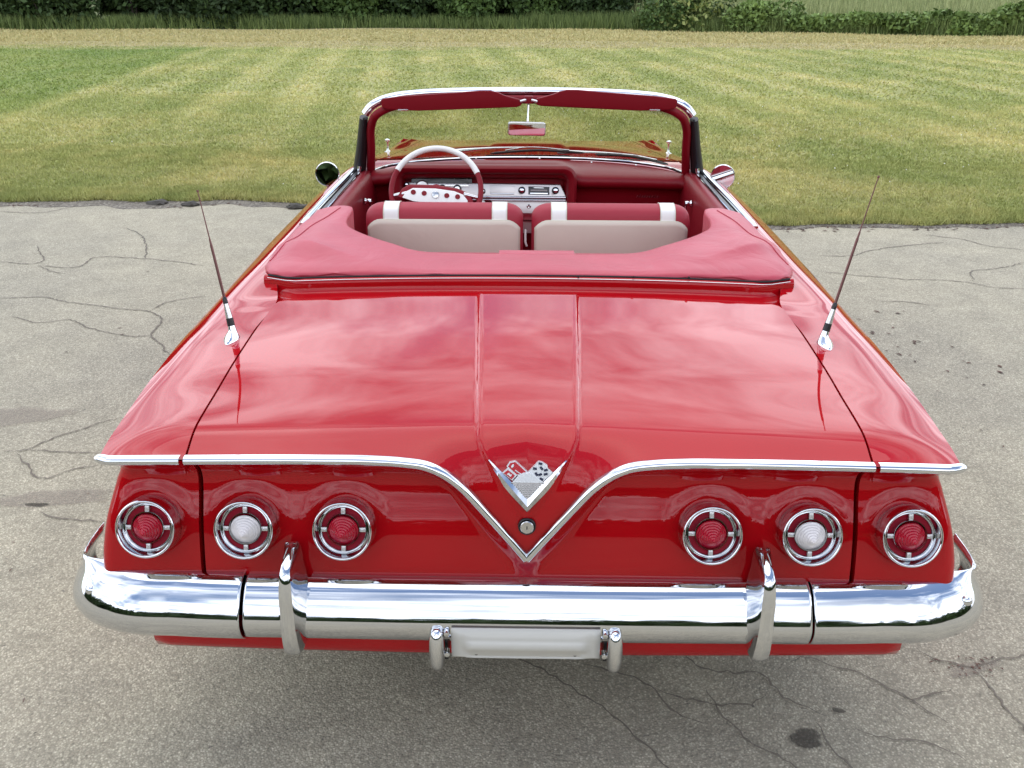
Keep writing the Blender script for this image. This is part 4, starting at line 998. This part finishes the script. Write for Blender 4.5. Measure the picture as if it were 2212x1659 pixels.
# ---- lawn
def lawn_colour(t, blades):
    """shared by turf and blades: the growth pattern of the lawn itself"""
    g = t.pos(); sx = t.n('ShaderNodeSeparateXYZ'); t.put(sx.inputs[0], g)
    x, y = sx.outputs[0], sx.outputs[1]
    patch = t.ramp(t.noise(t.pos((.30, .16, 0)), 1.0, 5, .62), (.36, 0.0), (.62, 1.0))
    dry = t.ramp(t.noise(t.pos((.55, .42, 0)), 1.0, 6, .66, .5), (.44, 0.0), (.66, 1.0))
    fine = t.ramp(t.noise(t.pos((5, 5, 0)), 1.0, 4, .7), (.3, .82), (.7, 1.17))
    green, olive, straw, dark = (.215, .235, .084), (.335, .322, .138), (.485, .400, .196), (.150, .180, .060)
    c = t.mix(patch, green, olive); c = t.mix(t.math('MULTIPLY', dry, .62), c, straw)
    # mowing stripes: cut away from the drive on one side, along it on the other
    th = t.math('ADD', t.math('MULTIPLY', x, .991), t.math('MULTIPLY', y, .134))
    st = t.n('ShaderNodeTexWave', wave_type='BANDS', bands_direction='X'); cm = t.n('ShaderNodeCombineXYZ'); t.put(cm.inputs[0], th); t.put(cm.inputs[1], y)
    t.put(st.inputs['Vector'], cm.outputs[0]); st.inputs['Scale'].default_value = .24; st.inputs['Distortion'].default_value = .6; st.inputs['Detail'].default_value = 2; st.inputs['Detail Scale'].default_value = .4
    far = t.ramp(t.math('DIVIDE', y, 40), (.22, 0.0), (.36, 1.0))
    sv = t.ramp(st.outputs['Fac'], (.25, (.84, .90, .80)), (.85, (1.15, 1.14, 1.20)))
    c = t.mix(t.math('MULTIPLY', far, .85), c, sv, 'MULTIPLY')
    c = t.mix(t.math('MULTIPLY', far, .22), c, (.340, .360, .150))
    # the unmown verge by the hedge is straw coloured, the strip by the drive greener
    verge = t.ramp(t.math('DIVIDE', t.math('ADD', y, t.math('MULTIPLY', t.noise(t.pos((.25, .5, 0)), 1.0, 4), 5.0)), 50), (.595, 0.0), (.62, 1.0))
    c = t.mix(t.math('MULTIPLY', verge, .85), c, t.mix(t.noise(t.pos((.7, .9, 0)), 1.0, 5, .7), (.26, .235, .120), (.46, .38, .215)))
    lush = t.ramp(t.math('MULTIPLY', t.math('SUBTRACT', t.math('ADD', th, t.math('MULTIPLY', t.noise(t.pos((.4, .4, 0)), 1.0, 3), .4)), -5.57), -.1), (.0, 0.0), (.045, .85))
    c = t.mix(t.math('MULTIPLY', lush, t.math('SUBTRACT', 1.0, verge)), c, t.mix(patch, (.145, .205, .058), (.230, .262, .088)))
    edge = t.ramp(t.math('DIVIDE', y, 20), (.33, .5), (.42, 0.0))
    c = t.mix(t.math('MULTIPLY', edge, t.ramp(t.noise(t.pos((1.1, 1.6, 0)), 1.0, 4, .6), (.4, 0.1), (.62, 1.0))), c, dark)
    return t.mix(.9, c, fine, 'MULTIPLY')
M['turf'] = principled('lawn_turf', (.15, .16, .05), .95, spec=.1); t = NT(M['turf']); t.put(t.b.inputs['Base Color'], lawn_colour(t, False))
t.bump(t.noise(t.pos((7, 7, 7)), 1.0, 6, .75), .5, .05)
M['blade'] = principled('grass_blades', (.15, .17, .05), .75, spec=.15); t = NT(M['blade'])
at_ = t.n('ShaderNodeAttribute', attribute_name='tint')
t.put(t.b.inputs['Base Color'], t.mix(1.0, lawn_colour(t, True), t.ramp(at_.outputs['Fac'], (0.0, (1.22, 1.30, 1.06)), (.55, (1.44, 1.45, 1.27)), (1.0, (1.66, 1.58, 1.46))), 'MULTIPLY'))
def lawn_z(x, y): return .02+.10*sm((np.asarray(y)-8)/25)*(.6+.4*np.sin(np.asarray(x)*.13+1))+.02*np.sin(np.asarray(x)*.7)*sm((np.asarray(y)-7)/4)
xs_ = np.unique(np.r_[np.linspace(-70, 70, 141), np.linspace(-8, 8, 161)]); rows = []
for x in xs_:
    e = float(lawn_edge(x)); ys = np.r_[e, e+.03, e+.08, e+np.linspace(.2, 4, 14), np.linspace(e+5, 75, 50)]
    z = lawn_z(np.full(len(ys), x), ys); z[0] = -.004; z[1] = .010
    rows.append(np.stack([np.full(len(ys), x), ys, z], 1))
lawn = MB().grid(np.array(rows)).build('lawn', 'turf', None, smooth=60)
tag(lawn, 'wide mown lawn with dry yellow patches behind the drive', kind='structure')
# grass blades: one triangle each, denser near the camera
def blades(n, y0, y1, hmin, hmax, w, spread, edge_rel=True):
    u = rng.random(n); yy = y0+(y1-y0)*u
    half = (yy+1.7)*.60+.6; x = rng.uniform(-1, 1, n)*half
    y = yy+(lawn_edge(x)-6.0 if edge_rel else 0)
    return x, y, rng.uniform(hmin, hmax, n), np.full(n, w)*(1+rng.random(n))
B = [blades(60000, 6.0, 6.5, .02, .065, .0032, 1), blades(150000, 6.0, 9.0, .015, .042, .0045, 1), blades(140000, 8.3, 15, .02, .045, .008, 1, False), blades(110000, 15, 33, .02, .05, .016, 1, False), blades(50000, 31, 40, .03, .11, .02, 1, False)]
X = np.concatenate([b[0] for b in B]); Y = np.concatenate([b[1] for b in B]); Hh = np.concatenate([b[2] for b in B]); Wd = np.concatenate([b[3] for b in B])
keep = Y > lawn_edge(X)+.015; X, Y, Hh, Wd = X[keep], Y[keep], Hh[keep], Wd[keep]
n = len(X); a = rng.random(n)*2*math.pi; ln = rng.random(n)*.9+.15; la = rng.random(n)*2*math.pi; Z = lawn_z(X, Y)
V = np.empty((n, 3, 3), np.float32)
V[:, 0] = np.stack([X-np.cos(a)*Wd, Y-np.sin(a)*Wd, Z-.005], 1); V[:, 1] = np.stack([X+np.cos(a)*Wd, Y+np.sin(a)*Wd, Z-.005], 1)
V[:, 2] = np.stack([X+np.cos(la)*ln*Hh, Y+np.sin(la)*ln*Hh, Z+Hh*(1-.35*ln)], 1)
def tri_mesh(name, V, mat, tint=None):
    n = len(V); me = bpy.data.meshes.new(name); me.vertices.add(3*n); me.vertices.foreach_set('co', V.reshape(-1).astype(np.float32))
    me.loops.add(3*n); me.loops.foreach_set('vertex_index', np.arange(3*n, dtype=np.int32)); me.polygons.add(n)
    me.polygons.foreach_set('loop_start', np.arange(0, 3*n, 3, dtype=np.int32)); me.materials.append(M[mat]); me.update(calc_edges=True)
    if tint is not None:
        at = me.attributes.new('tint', 'FLOAT', 'POINT'); at.data.foreach_set('value', np.repeat(tint, 3).astype(np.float32))
    return me
gr = bpy.data.objects.new('grass', tri_mesh('grass', V, 'blade', rng.random(n))); COL.objects.link(gr)
tag(gr, 'short mown grass blades covering the lawn', kind='stuff')
# white clover heads
V = []; F = []
for k in range(150):
    x = rng.uniform(-1, 9); y = rng.uniform(7.0, 15)
    if rng.random() < .25: x = -x
    b = len(V); z = float(lawn_z(x, y))+.04+.02*rng.random(); s_ = .006+.004*rng.random()
    V += [(x-s_, y, z), (x+s_, y, z), (x, y-s_, z), (x, y+s_, z), (x, y, z+s_), (x, y, z-s_)]
    F += [(b, b+2, b+4), (b+2, b+1, b+4), (b+1, b+3, b+4), (b+3, b, b+4), (b+2, b, b+5), (b+1, b+2, b+5), (b+3, b+1, b+5), (b, b+3, b+5)]
M['clover'] = principled('white_clover', (.75, .73, .66), .8); me = bpy.data.meshes.new('clover'); me.from_pydata(V, [], F); me.materials.append(M['clover'])
o = bpy.data.objects.new('clover_flowers', me); COL.objects.link(o); tag(o, 'white clover heads dotted in the lawn', kind='stuff')

# ---- hedgerow at the far side: single shrubs, weeds and tall grass
def leaf_mat(key, c0, c1):
    M[key] = principled(key, c0, .6, spec=.25); t = NT(M[key]); at = t.n('ShaderNodeAttribute', attribute_name='tint')
    t.put(t.b.inputs['Base Color'], t.ramp(at.outputs['Fac'], (0.0, c0), (.7, c1), (1.0, tuple(min(1, v*1.5) for v in c1))))
leaf_mat('leaf_dark', (.020, .036, .012), (.048, .082, .024)); leaf_mat('leaf_mid', (.040, .072, .020), (.095, .155, .040)); leaf_mat('leaf_light', (.080, .130, .030), (.19, .27, .075)); leaf_mat('leaf_yellow', (.10, .15, .035), (.30, .33, .11))
leaf_mat('tallgrass', (.075, .120, .030), (.185, .235, .075)); leaf_mat('palegrass', (.19, .24, .085), (.38, .40, .18))
M['bark'] = principled('shrub_bark', (.045, .034, .026), .9)
def hedge_y(x): return float(np.interp(x, [-40, -23, -12, -4, 4, 10, 20, 40], [41, 40.5, 42, 42.5, 41, 38.5, 37.2, 36]))
def crown(cx, cy, rx, ry, h, n, s_, zb=.0):
    nb = 11; L = []
    lobes = [(rng.uniform(-.62, .62), rng.uniform(-.6, .6), rng.uniform(.22, .78), rng.uniform(.28, .5)) for _ in range(nb)]
    k = rng.integers(0, nb, n); lb = np.array(lobes)[k]
    d = rng.normal(size=(n, 3)); d /= np.linalg.norm(d, axis=1)[:, None]; rad = lb[:, 3]*(.55+.5*rng.random(n)**.6)
    P = np.stack([cx+(lb[:, 0]+d[:, 0]*rad)*rx, cy+(lb[:, 1]+d[:, 1]*rad)*ry, zb+np.clip(lb[:, 2]+d[:, 2]*rad, .0, 1.15)*h], 1)
    a = rng.normal(size=(n, 3)); a /= np.linalg.norm(a, axis=1)[:, None]; b = np.cross(a, rng.normal(size=(n, 3))); b /= np.linalg.norm(b, axis=1)[:, None]
    sz = s_*(.6+.8*rng.random(n))[:, None]
    V = np.stack([P-a*sz, P+b*sz*.55, P+a*sz*1.0], 1); W = np.stack([P-a*sz, P+a*sz, P-b*sz*.55], 1)
    clump = np.array([rng.random() for _ in range(nb)])[k]
    tint = np.clip(.25+.45*clump+rng.normal(0, .18, n), 0, 1)
    return np.concatenate([V, W]), np.concatenate([tint, tint])
def shrub(name, x, dy, rx, ry, h, n, s_, mat, label, group, cat='shrub', stems=5):
    cy = hedge_y(x)+dy; base = (x, cy, 0); root = empty(name, base); tag(root, label, cat, group)
    Vv, tn = crown(0, 0, rx, ry, h, n, s_, .05)
    c_ = bpy.data.objects.new('foliage', tri_mesh('foliage', Vv, mat, tn)); COL.objects.link(c_); c_.parent = root
    st = MB()
    for k in range(stems):
        a = rng.random()*6.28; e = (math.cos(a)*rx*.5*rng.random(), math.sin(a)*ry*.5*rng.random(), h*(.55+.3*rng.random()))
        st.tube([(e[0]*.15, e[1]*.15, -.1), (e[0]*.5+.05*rng.normal(), e[1]*.5, e[2]*.5), e], [.035*h*.5, .02*h*.5, .008], 6)
    so = st.build('stem', 'bark', None); so.parent = root
    return root
DK, MD, LT = 'leaf_dark', 'leaf_mid', 'leaf_light'
GRP = 'shrubs of the hedgerow beyond the lawn'
SH = [(-24.5, 0, 2.6, 1.8, 4.2, DK, 'tall dark shrub at the far left end of the hedgerow'), (-21.0, -.7, 2.4, 1.6, 3.0, DK, 'rounded dark green shrub bulging over the lawn, second from the left end'),
      (-17.6, .3, 2.5, 1.7, 4.4, DK, 'tall near-black shrub, third from the left end of the hedgerow'), (-14.3, -.2, 2.2, 1.5, 3.6, DK, 'dark shrub with pale leaf tips, fourth from the left end'),
      (-11.3, .3, 2.2, 1.6, 4.0, DK, 'dark upright shrub, fifth from the left end of the hedgerow'), (-8.3, -.3, 2.1, 1.5, 3.4, MD, 'mid green shrub left of the windscreen, sixth from the left end'),
      (-5.4, .2, 2.0, 1.5, 3.8, DK, 'dark shrub beyond the left part of the windscreen'), (-2.6, .1, 1.9, 1.4, 3.3, MD, 'mid green shrub beyond the middle of the windscreen'),
      (.2, .4, 2.0, 1.4, 3.5, MD, 'green shrub right of the middle, beside tall grass'), (3.0, .8, 1.9, 1.3, 3.2, DK, 'dark shrub set back behind the tall grass strip')]
for x, dy, rx, ry, h, mt_, lb in SH: shrub('hedge_shrub', x, dy+.6, rx, ry, h, 8500, .12, mt_, lb, GRP)
for k, x in enumerate(np.linspace(-27, 4.5, 13)): shrub('thicket_shrub', float(x), 3.2+.5*math.sin(k*2.3), 2.3, 1.6, 4.6+.6*math.sin(k*1.7), 5000, .20, DK, 'dark thicket shrub at the back of the hedgerow, '+['first', 'second', 'third', 'fourth', 'fifth', 'sixth', 'seventh', 'eighth', 'ninth', 'tenth', 'eleventh', 'twelfth', 'last'][k]+' from the left end', 'back row of the hedgerow thicket', stems=3)
e1 = shrub('flowering_shrub', 6.6, -.1, 2.3, 1.3, 1.9, 5200, .075, MD, 'bushy elder shrub with cream flower heads, standing forward of the hedge', None)
Vv, tn = crown(0, -.35, 2.0, 1.0, 1.75, 520, .11, .15); fo = bpy.data.objects.new('flower_heads', tri_mesh('flower_heads', Vv, 'leaf_yellow', tn)); COL.objects.link(fo); fo.parent = e1; fo['kind'] = 'stuff'
VN = [(9.6, -.1, 1.9, .7, 1.1, LT, 'low leafy weed clump just right of the flowering shrub'), (12.0, .0, 2.0, .8, .75, LT, 'low pale green weed clump, second right of the flowering shrub'), (14.4, -.2, 2.1, .7, .8, LT, 'low leafy weed clump, third right of the flowering shrub'),
      (16.8, -.1, 1.9, .8, .85, LT, 'pale vine-covered weed clump near the right end'), (19.3, -.3, 2.2, .8, 1.25, LT, 'broad leafy weed clump at the right end of the hedgerow'), (22.3, -.4, 2.2, .8, 1.0, LT, 'pale leafy weed clump at the very right edge')]
for x, dy, rx, ry, h, mt_, lb in VN: shrub('weed_clump', x, dy, rx, ry, h, 3600, .105, mt_, lb, 'low weed clumps along the right of the hedgerow', 'weeds', 3)
BK = [(9.5, 9, 2.6, 2.0, 3.4, DK, 'dark tree crown far behind the flowering shrub'), (16.5, 12, 2.4, 2.0, 2.4, MD, 'round shrub on the pale grass slope behind the weeds'), (21.5, 13, 2.8, 2.2, 3.2, MD, 'shrub on the pale grass slope near the right edge')]
for x, dy, rx, ry, h, mt_, lb in BK: shrub('slope_shrub', x, dy, rx, ry, h, 2600, .12, mt_, lb, 'shrubs on the slope behind the hedge')
def grass_strip(n, x0, x1, d0, d1, h0, h1, w):
    x = rng.uniform(x0, x1, n); y = np.array([hedge_y(v) for v in x])+rng.uniform(d0, d1, n); h = rng.uniform(h0, h1, n); a = rng.random(n)*6.28
    z = np.zeros(n); V = np.empty((n, 3, 3)); V[:, 0] = np.stack([x-np.cos(a)*w, y-np.sin(a)*w, z], 1); V[:, 1] = np.stack([x+np.cos(a)*w, y+np.sin(a)*w, z], 1)
    V[:, 2] = np.stack([x+rng.normal(0, .15, n), y+rng.normal(0, .15, n), h], 1); return V
V = np.concatenate([grass_strip(26000, -26, 9, -.9, .6, .25, .75, .022), grass_strip(30000, 0, 26, -.5, 1.2, .35, .95, .022)])
o = bpy.data.objects.new('tall_grass', tri_mesh('tall_grass', V, 'tallgrass', rng.random(len(V)))); COL.objects.link(o); tag(o, 'tall uncut green grass along the foot of the hedgerow', kind='stuff')
V = grass_strip(60000, 2, 30, 1.5, 16, .5, 1.1, .035); V[..., 2] += np.clip((V[:, :1, 1]-39)*.09, 0, 1.6)
o = bpy.data.objects.new('meadow_grass', tri_mesh('meadow_grass', V, 'palegrass', rng.random(len(V)))); COL.objects.link(o); tag(o, 'pale meadow grass on the bank behind the weeds', kind='stuff')
# bank behind the hedge
rows = [[(x, y, -.3+1.9*float(sm((y-40)/20))+6*float(sm((y-58)/60))) for y in np.linspace(38, 130, 30)] for x in np.linspace(-120, 120, 60)]
M['bank'] = principled('bank_grass', (.13, .16, .05), .95); t = NT(M['bank']); t.put(t.b.inputs['Base Color'], t.mix(t.noise(t.pos(), .5, 5), (.08, .11, .03), (.20, .21, .08)))
o = MB().grid(rows).build('grass_bank', 'bank', None, smooth=60); tag(o, 'grassy bank rising behind the hedgerow', kind='structure')

# ---- distant wood behind the viewer (seen only in the chrome and paint)
V = []; T = []
for k in range(44):
    a = R(180-80+160*k/43); d = 34+4*math.sin(k*1.9); x = d*math.sin(a); y = d*math.cos(a)
    v_, t_ = crown(x, y, 3.6, 3.2, 5.2+1.1*math.sin(k*2.1), 1200, .55, 0); V.append(v_); T.append(t_)
o = bpy.data.objects.new('far_wood', tri_mesh('far_wood', np.concatenate(V), 'leaf_dark', np.concatenate(T))); COL.objects.link(o); tag(o, 'belt of dark trees on the far side of the drive behind the viewer', kind='stuff')
